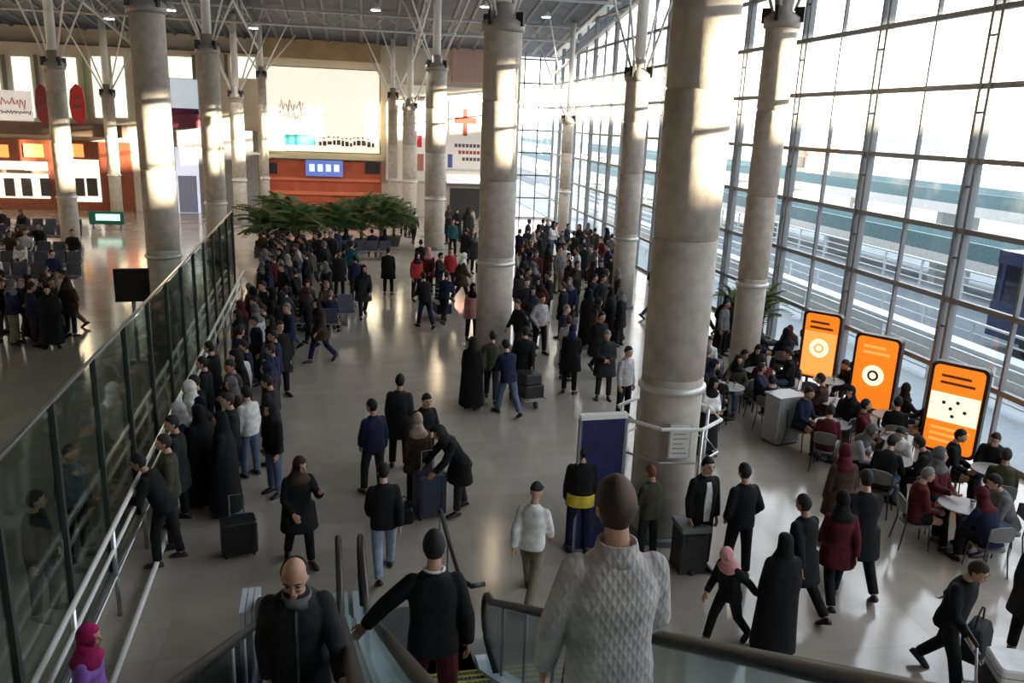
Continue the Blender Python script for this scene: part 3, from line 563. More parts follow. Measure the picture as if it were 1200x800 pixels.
# ================================================================== PEOPLE: one posed figure = body + clothes, meshes cached by pose
POSES = {   # arms: forward, out, elbow, forearm out ; legs: forward, out, knee
 'stand': dict(aL=(2, 9, 12, 0), aR=(-2, 9, 14, 0), lL=(2, 4, 3), lR=(-1, 4, 2), nod=4),
 'stand_shift': dict(aL=(8, 10, 25, -12), aR=(-5, 10, 10, 0), lL=(9, 7, 12), lR=(-2, 3, 1), twist=8, turn=20, nod=6),
 'pockets': dict(aL=(-12, 20, 52, -18), aR=(-12, 20, 52, -18), lL=(3, 6, 3), lR=(-2, 6, 2), nod=8),
 'clasped': dict(aL=(14, 8, 62, -42), aR=(14, 8, 62, -42), lL=(1, 4, 2), lR=(-1, 4, 2), nod=14),
 'walk': dict(aL=(-24, 8, 16, 0), aR=(24, 8, 22, -6), lL=(24, 2, 6), lR=(-18, 2, 22), lean=4, nod=6),
 'walk_b': dict(aL=(18, 9, 25, -8), aR=(-20, 9, 12, 0), lL=(-16, 2, 26), lR=(20, 3, 5), lean=5, turn=12),
 'push': dict(aL=(30, 8, 50, -6), aR=(30, 8, 50, -6), lL=(20, 2, 8), lR=(-18, 2, 18), lean=12, nod=2),
 'phone': dict(aL=(40, 18, 82, -10), aR=(4, 10, 40, -20), lL=(14, 3, 6), lR=(-10, 3, 14), lean=2, nod=10, turn=25),
 'reach': dict(aL=(62, 12, 12, -10), aR=(70, 10, 6, -4), lL=(12, 6, 10), lR=(-8, 6, 6), lean=32, nod=-4),
 'lean_rail': dict(aL=(34, 22, 70, -34), aR=(36, 22, 68, -34), lL=(12, 6, 14), lR=(-8, 6, 4), lean=24, nod=-2),
 'sit': dict(aL=(22, 8, 52, -16), aR=(18, 8, 58, -18), lL=(84, 5, 82), lR=(80, 7, 74), lean=4, nod=8, seat=1),
 'sit_lean': dict(aL=(42, 14, 72, -26), aR=(46, 12, 62, -22), lL=(82, 9, 88), lR=(86, 4, 76), lean=24, nod=-4, turn=-12, seat=1),
 'sit_turn': dict(aL=(10, 16, 40, -10), aR=(40, 12, 46, -10), lL=(80, 9, 70), lR=(86, 6, 90), lean=-6, nod=2, turn=35, twist=14, seat=1),
 'esc_down': dict(aL=(8, 46, 12, 34), aR=(-6, 17, 16, 4), lL=(16, 4, 22), lR=(-2, 4, 2), lean=3, nod=14),
 'esc_up': dict(aL=(26, 16, 46, 8), aR=(-4, 10, 20, -6), lL=(22, 5, 34), lR=(-2, 5, 3), lean=5, nod=14, turn=-6),
 'esc_near': dict(aL=(4, 17, 14, 3), aR=(16, 12, 30, -8), lL=(4, 6, 6), lR=(-2, 6, 2), lean=2, nod=8, turn=4),
 'drag': dict(aL=(-34, 20, 6, 8), aR=(24, 10, 30, -8), lL=(-16, 3, 22), lR=(24, 3, 10), lean=10, nod=14, turn=10),
}
HR = (0.081, 0.102, 0.125)
def fk(P):
    J = {'P': P}; hip = V((0, 0, 0.93))
    T = M.Translation(hip) @ M.Rotation(rad(P.get('twist', 0)), 4, 'Z') @ M.Rotation(rad(P.get('lean', 0)), 4, 'X')
    for s, k in ((1, 'L'), (-1, 'R')):
        a, o, kf = P['l' + k]; h = hip + V((s * 0.09, 0, -0.02)); a, o2, b = rad(a), rad(o), rad(a - kf)
        kn = h + 0.43 * V((s * math.sin(o2), -math.sin(a) * math.cos(o2), -math.cos(a) * math.cos(o2)))
        an = kn + 0.42 * V((s * math.sin(o2) * 0.4, -math.sin(b), -math.cos(b)))
        fp = 0.0 if P.get('seat') else max(0, -b) * 0.75 - max(0, b) * 0.25        # heel lifts behind
        J['leg' + k] = (h, kn, an, fp)
        af, ao, ef, li = [rad(q) for q in P['a' + k]]
        sh = V((s * 0.163, 0.004, 0.428)); el = sh + 0.29 * V((s * math.sin(ao), -math.sin(af) * math.cos(ao), -math.cos(af) * math.cos(ao)))
        fd = V((s * math.sin(li), -math.sin(af + ef) * math.cos(li), -math.cos(af + ef) * math.cos(li))).normalized()
        wr = el + 0.25 * fd; J['arm' + k] = (T @ sh, T @ el, T @ wr, (T.to_3x3() @ fd).normalized())
    J['T'] = T
    J['H'] = T @ M.Translation(V((0, -0.014, 0.572))) @ M.Rotation(rad(P.get('turn', 0)), 4, 'Z') @ M.Rotation(rad(P.get('nod', 0)), 4, 'X') @ M.Translation(V((0, -0.018, 0.115)))
    low = min(J['leg' + k][2].z - 0.075 - 0.13 * max(0, math.sin(J['leg' + k][3])) for k in 'LR')
    J['dz'] = -low
    return J
def ell(T, z, rx, ry, n=18, y=0.0, sq=2.3):
    out = []
    for k in range(n):
        a = 2 * math.pi * k / n; c, s = math.cos(a), math.sin(a)
        out.append(T @ V((rx * math.copysign(abs(c) ** (2 / sq), c), y + ry * math.copysign(abs(s) ** (2 / sq), s), z)))
    return out
def headpt(d, k=1.0):                        # direction on the unit sphere -> point on the skull
    x, y, z = d; p = V((HR[0] * x, HR[1] * y, HR[2] * z)) * k
    if z < -0.05: t = min(1, (-z - 0.05) / 0.9); p.x *= 1 - 0.30 * t; p.y = p.y * (1 - 0.12 * t) - 0.022 * t if y > -0.2 else p.y * (1 - 0.05 * t) - 0.006 * t
    if y < -0.55: p.y *= 0.955
    return p
def sphere_dirs(nu, nv):
    return [[V((math.cos(b) * math.cos(2 * math.pi * k / nu), math.cos(b) * math.sin(2 * math.pi * k / nu), math.sin(b))) for k in range(nu)] for b in [math.pi * (j + 0.02) / (nv - 0.96) - math.pi / 2 for j in range(nv)]]
def remesh(q, voxel, name, it=5, fac=0.5):
    me = q.mesh(name); ob = link(name, me)
    r_ = ob.modifiers.new('r', 'REMESH'); r_.mode = 'VOXEL'; r_.voxel_size = voxel
    s_ = ob.modifiers.new('s', 'SMOOTH'); s_.iterations = it; s_.factor = fac
    out = bpy.data.meshes.new_from_object(ob.evaluated_get(bpy.context.evaluated_depsgraph_get()))
    bpy.data.objects.remove(ob); bpy.data.meshes.remove(me); out.name = name
    out.polygons.foreach_set('use_smooth', [True] * len(out.polygons)); out.materials.clear(); out.materials.append(None)
    return out
def body_shape(J, fine):
    q = MB(); T, H = J['T'], J['H']
    q.loft([ell(T, z, rx, ry, y=y) for z, rx, ry, y in ((-0.13, 0.10, 0.085, 0), (-0.08, 0.155, 0.11, 0.01), (0, 0.168, 0.118, 0.01), (0.1, 0.145, 0.102, 0), (0.2, 0.148, 0.105, 0), (0.32, 0.168, 0.112, 0), (0.41, 0.164, 0.10, 0.005), (0.465, 0.118, 0.078, 0.01), (0.51, 0.064, 0.06, 0.01), (0.54, 0.054, 0.056, 0.0))])
    q.tube([T @ V((0, 0.012, 0.46)), T @ V((0, 0.0, 0.56)), H @ V((0, 0.012, -0.04))], [0.066, 0.054, 0.05], 14)
    q.loft([[H @ headpt(d) for d in row] for row in sphere_dirs(20, 14)])
    q.tube([H @ V((0, -0.094, 0.024)), H @ V((0, -0.110, -0.01)), H @ V((0, -0.118, -0.03)), H @ V((0, -0.096, -0.04))], [0.008, 0.011, 0.015, 0.009], 8)
    q.ball(H @ V((0, -0.080, -0.096)), (0.026, 0.020, 0.018), 8, 6)
    for s in (-1, 1):
        q.ball(H @ V((s * 0.077, 0.008, -0.012)), (0.012, 0.022, 0.032), 8, 6); q.ball(H @ V((s * 0.032, -0.086, 0.028)), (0.024, 0.012, 0.008), 8, 6)
        q.ball(H @ V((s * 0.036, -0.074, -0.035)), (0.024, 0.018, 0.022), 8, 6)
    q.ball(H @ V((0, -0.095, -0.066)), (0.024, 0.010, 0.009), 8, 6)
    for s, k in ((1, 'L'), (-1, 'R')):
        sh, el, wr, fd = J['arm' + k]
        q.ball(sh, 0.055, 10, 7)
        q.tube([sh, sh.lerp(el, 0.45), el, el.lerp(wr, 0.3), el.lerp(wr, 0.7), wr], [0.053, 0.048, 0.041, 0.043, 0.034, 0.027], 12)
        side = fd.cross(T.to_3x3() @ V((0, 1, 0.2))).normalized() if abs(fd.z) < 0.9 else T.to_3x3() @ V((0, -1, 0))
        side = (side - fd * side.dot(fd)).normalized(); nrm = fd.cross(side).normalized()
        if nrm.dot(T.to_3x3() @ V((-s, 0.3, 0))) < 0: nrm = -nrm             # palm faces the body
        if side.dot(T.to_3x3() @ V((0, -1, 0.6))) < 0: side = -side            # thumb side
        pc = wr + fd * 0.045
        q.loft([[wr + fd * t + side * (w * math.cos(a)) + nrm * (h * math.sin(a)) for a in [2 * math.pi * i / 10 for i in range(10)]] for t, w, h in ((-0.02, 0.027, 0.022), (0.02, 0.036, 0.018), (0.06, 0.043, 0.016), (0.09, 0.041, 0.013))])
        fr = 0.0092 if fine else 0.0105
        for i, (o, L) in enumerate(((0.031, 0.072), (0.0105, 0.08), (-0.0105, 0.074), (-0.031, 0.058))):
            b = wr + fd * 0.082 + side * o; m1 = b + fd * L * 0.48 + nrm * 0.008; m2 = b + fd * L * 0.78 + nrm * 0.028; e_ = b + fd * L * 0.86 + nrm * 0.046
            q.tube([b - fd * 0.02, b, m1, m2, e_], [fr, fr, fr * 0.95, fr * 0.88, fr * 0.7], 8)
        b = wr + fd * 0.025 + side * 0.03; q.tube([b, b + side * 0.022 + fd * 0.025 + nrm * 0.008, b + side * 0.03 + fd * 0.055 + nrm * 0.02, b + side * 0.028 + fd * 0.075 + nrm * 0.026], [0.015, 0.0125, 0.0105, 0.008], 8)
        h, kn, an, fp = J['leg' + k]
        q.ball(h, 0.09, 10, 7); q.ball(kn, 0.056, 10, 7); q.ball(el, 0.041, 10, 7); q.tube([h, h.lerp(kn, 0.45), kn, kn.lerp(an, 0.28), kn.lerp(an, 0.7), an], [0.09, 0.078, 0.056, 0.056, 0.042, 0.036], 12)
        foot(q, J, s, k, 0.0)
    return q
def foot(q, J, s, k, g):
    an, fp = J['leg' + k][2], J['leg' + k][3]
    Rf = M.Translation(an) @ M.Rotation(s * 0.16, 4, 'Z') @ M.Rotation(fp, 4, 'X')
    q.loft([[Rf @ V(((w + g) * math.cos(a), y, z0 + (hh + g) * max(-1, math.sin(a) if math.sin(a) > 0 else 0.85 * math.sin(a)))) for a in [2 * math.pi * i / 12 for i in range(12)]] for y, w, z0, hh in ((0.065 + g, 0.018, -0.045, 0.02), (0.05, 0.032, -0.032, 0.038), (0.0, 0.038, -0.025, 0.048), (-0.06, 0.042, -0.035, 0.038), (-0.12, 0.045, -0.045, 0.028), (-0.17, 0.036, -0.05, 0.02), (-0.19 - g, 0.018, -0.055, 0.012))])
def sleeves(q, J, ex, cuff=0.96, taper=1.0):
    for k in 'LR':
        sh, el, wr, fd = J['arm' + k]; c = el.lerp(wr, cuff)
        q.ball(sh, 0.054 + ex, 12, 8); q.ball(el, 0.046 + ex, 10, 7); q.tube([sh, sh.lerp(el, 0.45), el, el.lerp(c, 0.4), c], [0.055 + ex, 0.053 + ex, 0.048 + ex, 0.046 + ex * taper, 0.036 + ex * taper], 12)
def legs_at(J, z):
    out = []
    for k in 'LR':
        h, kn, an, fp = J['leg' + k]; z_ = max(min(z, h.z), an.z)
        out.append(h.lerp(kn, (h.z - z_) / max(1e-3, h.z - kn.z)) if z_ > kn.z else kn.lerp(an, min(1, (kn.z - z_) / max(1e-3, kn.z - an.z))))
    return out
def skirt(q, J, zs, ex, flare):
    secs = []
    for i, z in enumerate(zs):
        a, b = legs_at(J, z); c = (a + b) / 2; c.z = z
        rx = abs(a.x - b.x) / 2 + 0.105 + ex + flare * i; ry = abs(a.y - b.y) / 2 * 0.85 + 0.105 + ex + flare * i
        secs.append(ell(M.Translation(c), 0, rx, ry, 20, sq=2.1))
    q.loft(secs)
def top_shape(J, kind):
    q = MB(); T = J['T']; ex = {'shirt': 0.019, 'jacket': 0.026, 'coat': 0.03, 'sweater': 0.022, 'vest': 0.02, 'manteau': 0.02}[kind]
    lo = -0.10 if kind in ('shirt', 'vest', 'sweater') else -0.13
    secs = [(lo, 0.172, 0.122, 0.01), (0, 0.17, 0.12, 0.01), (0.1, 0.155, 0.112, 0), (0.2, 0.156, 0.112, 0), (0.32, 0.172, 0.117, 0), (0.41, 0.166, 0.105, 0.005), (0.465, 0.122, 0.083, 0.01), (0.505, 0.072, 0.068, 0.01)]
    q.loft([ell(T, z, rx + ex, ry + ex, y=y) for z, rx, ry, y in secs])
    q.tube([T @ V((0, 0.012, 0.47)), T @ V((0, 0.008, 0.535 if kind != 'vest' else 0.5))], [0.075 + ex * 0.5, 0.066 + ex * 0.3], 14)
    if kind != 'vest': sleeves(q, J, ex * 0.7, 0.5 if kind == 'tee' else 0.97)
    if kind in ('coat', 'manteau'): skirt(q, J, [0.98, 0.86, 0.72, 0.58] if kind == 'coat' else [0.98, 0.84, 0.66], ex + 0.02, 0.008)
    return q
def bottom_shape(J, kind='trousers'):
    q = MB(); T = J['T']
    if kind == 'skirt': skirt(q, J, [0.98, 0.8, 0.6, 0.4, 0.2, 0.14], 0.03, 0.012); return q
    if not J['P'].get('seat'): q.loft([ell(M.Translation(V((0, 0, 0.93))), z, rx, ry, y=0.008) for z, rx, ry in ((-0.12, 0.11, 0.1), (-0.06, 0.172, 0.128), (0.03, 0.178, 0.13), (0.11, 0.16, 0.117))])
    else: q.loft([ell(T, z, rx, ry, y=0.008) for z, rx, ry in ((-0.12, 0.12, 0.1), (-0.06, 0.172, 0.125), (0.03, 0.178, 0.13), (0.1, 0.162, 0.118))])
    for k in 'LR':
        h, kn, an, fp = J['leg' + k]; c = kn.lerp(an, 0.93)
        q.ball(h, 0.102, 10, 7); q.ball(kn, 0.079, 10, 7); q.tube([h, h.lerp(kn, 0.45), kn, kn.lerp(c, 0.45), c], [0.103, 0.094, 0.077, 0.071, 0.066], 12)
    return q
def chador_shape(J):
    q = MB(); T, H = J['T'], J['H']
    hd = [ell(H, z, rx, ry, 20, y=0.04, sq=2) for z, rx, ry in ((0.02, 0.10, 0.104), (-0.06, 0.105, 0.105), (-0.12, 0.115, 0.12))]
    q.loft([ell(H, z, rx, ry, 20, y=0.024, sq=2) for z, rx, ry in ((0.15, 0.03, 0.03), (0.14, 0.065, 0.07), (0.10, 0.092, 0.108))] + hd)
    q.loft([ell(H, -0.10, 0.108, 0.115, 20, y=0.03, sq=2), ell(T, 0.50, 0.15, 0.12, 20), ell(T, 0.43, 0.20, 0.145, 20), ell(T, 0.3, 0.235, 0.175, 20), ell(T, 0.12, 0.26, 0.195, 20)])
    secs = [ell(T, 0.14, 0.258, 0.193, 20)]
    for i, z in enumerate((0.9, 0.7, 0.5, 0.3, 0.1)):
        a, b = legs_at(J, z); c = (a + b) / 2; c.z = z; secs.append(ell(M.Translation(c), 0, 0.262 + 0.012 * i, 0.205 + 0.014 * i + abs(a.y - b.y) * 0.3, 20, sq=2.1))
    q.loft(secs); sleeves(q, J, 0.03, 0.9); return q
def hair_mesh(J, kind):
    H, T = J['H'], J['T']; q = MB(); secs = []
    for row in sphere_dirs(40, 30):
        r_ = []
        for d in row:
            x, y, z = d
            if kind == 'short': out = z > 0.52 - 0.12 * abs(x) if y < -0.3 else (z > -0.05 if y < 0.2 else z > -0.78); k = 1.085
            elif kind == 'bald': out = y > -0.12 and -0.6 < z < 0.42 + 0.15 * y; k = 1.09
            elif kind == 'cap': out = z > 0.25; k = 1.12
            elif kind == 'scarf': out = not (y < -0.42 and abs(x) < 0.66 and -0.85 < z < 0.55); k = 1.17
            r_.append(H @ (headpt(d, k if out else 0.9) + (V((0, 0.006, 0.004)) if out else V((0, 0, 0)))))
        secs.append(r_)
    q.loft(secs)
    if kind == 'scarf':
        q.loft([ell(H, -0.05, 0.082, 0.09, 20, y=0.03, sq=2), ell(H, -0.11, 0.10, 0.10, 20, y=0.015, sq=2), ell(T, 0.51, 0.125, 0.12, 20), ell(T, 0.45, 0.188, 0.15, 20), ell(T, 0.36, 0.15, 0.12, 20)])
    if kind == 'cap': q.loft([[H @ V((0.075 * math.cos(a), -0.07 - 0.09 * math.sin(a), 0.045 + dz)) for a in [math.pi * i / 9 for i in range(10)]] for dz in (0, 0.012)])
    if kind in ('short', 'bald'):
        for s in (-1, 1): q.tube([H @ V((s * 0.014, -0.1035, 0.036)), H @ V((s * 0.034, -0.101, 0.041)), H @ V((s * 0.054, -0.088, 0.034))], [0.004, 0.005, 0.003], 6)
    me = q.mesh('hair', True); me.materials.append(None); return me
CACHE = {}
def part_mesh(pose, what, lod):
    key = (pose, what, lod)
    if key in CACHE: return CACHE[key]
    if (pose, 'J') not in CACHE: CACHE[(pose, 'J')] = fk(POSES[pose])
    J = CACHE[(pose, 'J')]; vb, vc = {0: (0.0075, 0.009), 1: (0.013, 0.017), 2: (0.019, 0.024)}[lod]
    if what == 'body': me = remesh(body_shape(J, lod == 0), vb, 'body', 3, 0.4)
    elif what.startswith('top:'): me = remesh(top_shape(J, what[4:]), vc, what[4:], 6)
    elif what.startswith('bottom:'): me = remesh(bottom_shape(J, what[7:]), vc, what[7:], 6)
    elif what == 'chador': me = remesh(chador_shape(J), vc, 'chador', 8)
    elif what.startswith('hair:'): me = hair_mesh(J, what[5:])
    elif what.startswith('shoe'):
        q = MB(); foot(q, J, 1 if what[4] == 'L' else -1, what[4], 0.011); me = q.mesh('shoe', True); me.materials.append(None)
    elif what == 'eyes':
        q = MB()
        for s in (-1, 1): q.ball(J['H'] @ V((s * 0.032, -0.0945, 0.008)), (0.013, 0.006, 0.006), 8, 6)
        me = q.mesh('eyes', True); me.materials.append(None)
    elif what == 'lips':
        q = MB(); q.ball(J['H'] @ V((0, -0.1035, -0.066)), (0.021, 0.005, 0.006), 10, 6); me = q.mesh('lips', True); me.materials.append(None)
    CACHE[key] = me; return me
COLORS = {'black': (0.010, 0.010, 0.011), 'charcoal': (0.026, 0.026, 0.029), 'navy': (0.013, 0.018, 0.045), 'brown': (0.055, 0.032, 0.02), 'maroon': (0.09, 0.012, 0.018), 'grey': (0.14, 0.14, 0.145),
          'pale grey': (0.42, 0.41, 0.42), 'white': (0.72, 0.71, 0.69), 'beige': (0.40, 0.33, 0.25), 'khaki': (0.2, 0.165, 0.115), 'denim': (0.10, 0.14, 0.22), 'pale denim': (0.26, 0.31, 0.4), 'olive': (0.06, 0.06, 0.035), 'red': (0.36, 0.03, 0.03),
          'pink': (0.62, 0.28, 0.3), 'magenta': (0.33, 0.015, 0.10), 'violet': (0.25, 0.12, 0.42), 'teal': (0.02, 0.09, 0.1), 'yellow': (0.7, 0.55, 0.06), 'blue': (0.05, 0.1, 0.3)}
def cloth(c): return mat('cloth_' + c.replace(' ', '_'), COLORS[c], 0.88, var=0.28, scale=9, bump=0.5, bscale=14, spec=0.25)
skins = [mat('skin_%d' % i, c, 0.55, var=0.08, scale=14) for i, c in enumerate(((0.52, 0.30, 0.205), (0.44, 0.25, 0.165), (0.58, 0.36, 0.26)))]
hairs = {'black': mat('hair_black', (0.005, 0.0045, 0.0045), 0.75, bump=0.25, scale=90), 'brown': mat('hair_brown', (0.028, 0.016, 0.011), 0.75, bump=0.25, scale=90), 'grey': mat('hair_grey', (0.16, 0.15, 0.145), 0.6, bump=0.25, scale=90), 'auburn': mat('hair_auburn', (0.16, 0.05, 0.02), 0.55, bump=0.25, scale=90)}
eye_m = mat('eye_dark', (0.02, 0.014, 0.012), 0.2); lip_m = mat('lip_rose', (0.36, 0.13, 0.11), 0.5); shoe_m = mat('shoe_leather', (0.012, 0.011, 0.011), 0.4)
PEOPLE = []
def person(loc, face, pose='stand', top=('jacket', 'black'), bottom='black', hair=('short', 'black'), label='', group=None, h=1.74, lod=2, skin=None, skirt_=False, shoe=None, eyes=None):
    """face: degrees, 0 looks towards -Y (the camera side), 90 towards +X, 180 away"""
    loc = V(loc); J = CACHE.get((pose, 'J')) or CACHE.setdefault((pose, 'J'), fk(POSES[pose])); k = h / 1.765
    seat = POSES[pose].get('seat')
    root = empty('person', loc, rad(face), label, 'person', group); root.scale = (k, k, k)
    skin = skins[skin if skin is not None else len(PEOPLE) % 3]; PEOPLE.append((loc.x, loc.y))
    def add(nm, what, m):
        o = link(nm, part_mesh(pose, what, 0 if what == 'x' else lod), root, (0, 0, J['dz']))
        o.material_slots[0].link = 'OBJECT'; o.material_slots[0].material = m; return o
    add('body', 'body', skin)
    if top[0] == 'chador':
        add('chador', 'chador', cloth(top[1]))
    else:
        add({'shirt': 'shirt', 'vest': 'vest', 'sweater': 'sweater', 'coat': 'long_coat', 'manteau': 'tunic'}.get(top[0], 'jacket'), 'top:' + top[0], cloth(top[1]))
        if top[0] == 'vest': pass
        add('skirt' if skirt_ else 'trousers', 'bottom:skirt' if skirt_ else 'bottom:trousers', cloth(bottom))
        if hair: add({'scarf': 'headscarf', 'cap': 'cap'}.get(hair[0], 'hair'), 'hair:' + hair[0], cloth(hair[1]) if hair[0] in ('scarf', 'cap') else hairs[hair[1]])
    for q in 'LR': add('shoe', 'shoe' + q, cloth(shoe) if shoe else shoe_m)
    if eyes or (eyes is None and lod < 2): add('eyes', 'eyes', eye_m); add('lips', 'lips', lip_m)
    return root
# ================================================================== FURNITURE AND LUGGAGE
def spec_words(*w): return ' '.join(q for q in w if q)
chair_m = mat('chair_frame', (0.06, 0.06, 0.065), 0.4, 0.6); chair_s = mat('chair_seat', (0.17, 0.165, 0.16), 0.6, var=0.1); table_m = mat('table_top', (0.33, 0.32, 0.31), 0.35, var=0.1); wicker = mat('chair_seat_brown', (0.14, 0.09, 0.06), 0.6, var=0.15)
def make_chair():
    t = empty('cafe_chair', (0, 0, 0))
    q = MB(); q.loft([[(0.21 * math.copysign(abs(math.cos(a)) ** 0.6, math.cos(a)), -0.02 + 0.21 * math.copysign(abs(math.sin(a)) ** 0.6, math.sin(a)), z) for a in [2 * math.pi * k / 16 for k in range(16)]] for z in (0.395, 0.425)]); q.build('seat', chair_s, t)
    q = MB(); q.loft([[(0.2 * u, 0.2 + 0.03 * (1 - u * u) + d + 0.05 * (z - 0.62), z) for u, d, z in ((-1, 0, 0.62), (-0.5, 0, 0.6), (0.5, 0, 0.6), (1, 0, 0.62), (1, 0, 0.8), (0.5, 0, 0.84), (-0.5, 0, 0.84), (-1, 0, 0.8))], [(0.2 * u, 0.225 + 0.03 * (1 - u * u) + 0.05 * (z - 0.62), z) for u, z in ((-1, 0.62), (-0.5, 0.6), (0.5, 0.6), (1, 0.62), (1, 0.8), (0.5, 0.84), (-0.5, 0.84), (-1, 0.8))]]); q.build('backrest', chair_s, t)
    for x in (-1, 1):
        MB().tube([(x * 0.2, -0.21, 0), (x * 0.18, -0.18, 0.4)], 0.012, 6).build('leg', chair_m, t); MB().tube([(x * 0.21, 0.24, 0), (x * 0.18, 0.18, 0.4), (x * 0.18, 0.215, 0.8)], 0.012, 6).build('leg', chair_m, t)
    return t
chair0 = make_chair(); chair_used = [False]
def place_chair(x, y, face, label, seat=None):
    c = chair0 if not chair_used[0] else copy_tree(chair0); chair_used[0] = True
    c.location = (x, y, 0); c.rotation_euler = (0, 0, rad(face)); tag(c, label, 'chair', 'cafe chairs by the facade'); return c
def make_table(x, y, label):
    t = empty('cafe_table', (x, y, 0), 0, label, 'table', 'round cafe tables by the facade')
    MB().lathe([(0.33, 0.72), (0.35, 0.73), (0.35, 0.745), (0.34, 0.75)], n=24).build('table_top', table_m, t); MB().tube([(0, 0, 0.03), (0, 0, 0.72)], 0.03, 10).build('pole', chair_m, t, smooth=True); MB().lathe([(0.22, 0), (0.22, 0.02), (0.04, 0.05)], n=18).build('base', chair_m, t)
    return t
def make_suitcase(loc, rz, col, label, w=0.42, d=0.26, h=0.62, z0=0.05, group=None, handle=True):
    t = empty('suitcase', loc, rz, label, 'suitcase', group or 'suitcases and travel bags'); m = mat('case_' + col.replace(' ', '_'), COLORS[col], 0.45, var=0.12, scale=6)
    pr = rrect(w, d, 0.05, 3); MB().loft([[(a * s, b * s, z0 + z) for a, b in pr] for z, s in ((0, 0.93), (0.02, 1), (h - 0.02, 1), (h, 0.93))]).build('shell', m, t)
    MB().loft([[(a * 1.006, b * 1.012, z0 + z) for a, b in pr] for z in (h * 0.48, h * 0.52)]).build('zip_band', black, t)
    for x in (-w / 3, w / 3): MB().b2((x - 0.015, -d / 2 - 0.012, z0 + 0.06), (x + 0.015, -d / 2 - 0.001, z0 + h - 0.06)).build('rib', m, t)
    for x in (-w / 2.6, w / 2.6):
        for y in (-d / 3, d / 3): MB().tube([(x - 0.012, y, 0.026), (x + 0.012, y, 0.026)], 0.026, 10).build('wheel', black, t)
    if handle:
        MB().tube([(-0.1, d / 2 - 0.03, z0 + h), (-0.1, d / 2 - 0.03, z0 + h + 0.32), (0.1, d / 2 - 0.03, z0 + h + 0.32), (0.1, d / 2 - 0.03, z0 + h)], 0.011, 6).build('handle', steel, t)
    return t
def make_trolley(loc, rz, label, load=()):
    t = empty('luggage_trolley', loc, rz, label, 'trolley', 'luggage trolleys')
    fm = mat('trolley_steel', (0.42, 0.43, 0.45), 0.35, 0.7)
    q = MB()
    for x in (-0.26, 0.26): q.tube([(x, -0.48, 0.2), (x, 0.42, 0.2)], 0.016, 6)
    for y in (-0.48, -0.2, 0.08, 0.38): q.tube([(-0.26, y, 0.2), (0.26, y, 0.2)], 0.014, 6)
    q.build('base_frame', fm, t)
    for x in (-0.26, 0.26): MB().tube([(x, 0.4, 0.2), (x, 0.5, 0.6), (x, 0.56, 1.0)], 0.016, 8).build('upright', fm, t, smooth=True)
    MB().tube([(-0.28, 0.56, 1.0), (0.28, 0.56, 1.0)], 0.024, 8).build('handle', black, t, smooth=True)
    q = MB(); q.tube([(-0.24, 0.47, 0.75), (0.24, 0.47, 0.75)], 0.01, 6); q.tube([(-0.24, 0.5, 0.88), (0.24, 0.5, 0.88)], 0.01, 6); q.build('basket', fm, t)
    for x, y in ((-0.24, 0.34), (0.24, 0.34), (0, -0.44)): MB().tube([(x - 0.02, y, 0.09), (x + 0.02, y, 0.09)], 0.09, 14).build('wheel', black, t); 
    R = M.Rotation(rz, 3, 'Z')
    for (dx, dy, dz, col, w, d, h, lb) in load:
        c = make_suitcase(V(loc) + R @ V((dx, dy, 0.218 + dz)), rz, col, lb, w, d, h, 0.0, handle=False)
        for ch in list(c.children):
            if ch.name.startswith('wheel'): bpy.data.objects.remove(ch)
    return t
def make_bag(loc, rz, col, label, w=0.36, d=0.16, h=0.32):
    t = empty('shoulder_bag', loc, rz, label, 'bag', 'suitcases and travel bags'); m = cloth(col); pr = rrect(w, d, 0.05, 3)
    MB().loft([[(a * s, b * s, z) for a, b in pr] for z, s in ((0, 0.9), (0.03, 1), (h * 0.7, 0.95), (h, 0.7))]).build('bag_body', m, t, smooth=True)
    MB().tube([(-w * 0.3, 0, h), (-w * 0.22, 0, h + 0.16), (0, 0, h + 0.22), (w * 0.22, 0, h + 0.16), (w * 0.3, 0, h)], 0.011, 6).build('strap', m, t)
    return t
bench_s = mat('bench_seat', (0.075, 0.085, 0.12), 0.5, var=0.15)
def make_bench(loc, rz, label, n=5):
    t = empty('bench_row', loc, rz, label, 'bench', 'bench rows of the hall')
    for k in range(n):
        x = (k - (n - 1) / 2) * 0.58
        s_ = MB().loft([[(x + 0.25 * a, -0.05 + 0.22 * b, 0.40 + z) for a, b in ((-1, -1), (1, -1), (1, 1), (-1, 1))] for z in (0, 0.045)]).build('seat', bench_s, t)
        MB().loft([[(x + 0.25 * a, 0.19 + 0.1 * b + dd, 0.45 + 0.42 * b) for a, b in ((-1, 0), (1, 0), (0.92, 1), (-0.92, 1))] for dd in (0, 0.04)]).build('backrest', bench_s, t)
    MB().b2((-n * 0.29, -0.04, 0.32), (n * 0.29, 0.04, 0.4)).build('beam', steel, t)
    for x in (-n * 0.22, n * 0.22): MB().loft([[(x + a, y, 0) for a, y in ((-0.03, -0.28), (0.03, -0.28), (0.03, 0.28), (-0.03, 0.28))], [(x + a, y, 0.33) for a, y in ((-0.03, -0.05), (0.03, -0.05), (0.03, 0.05), (-0.03, 0.05))]]).build('leg', steel, t)
    for k in range(n + 1): x = (k - n / 2) * 0.58; MB().b2((x - 0.015, -0.2, 0.57), (x + 0.015, 0.14, 0.6)).build('armrest', black, t)
    return t
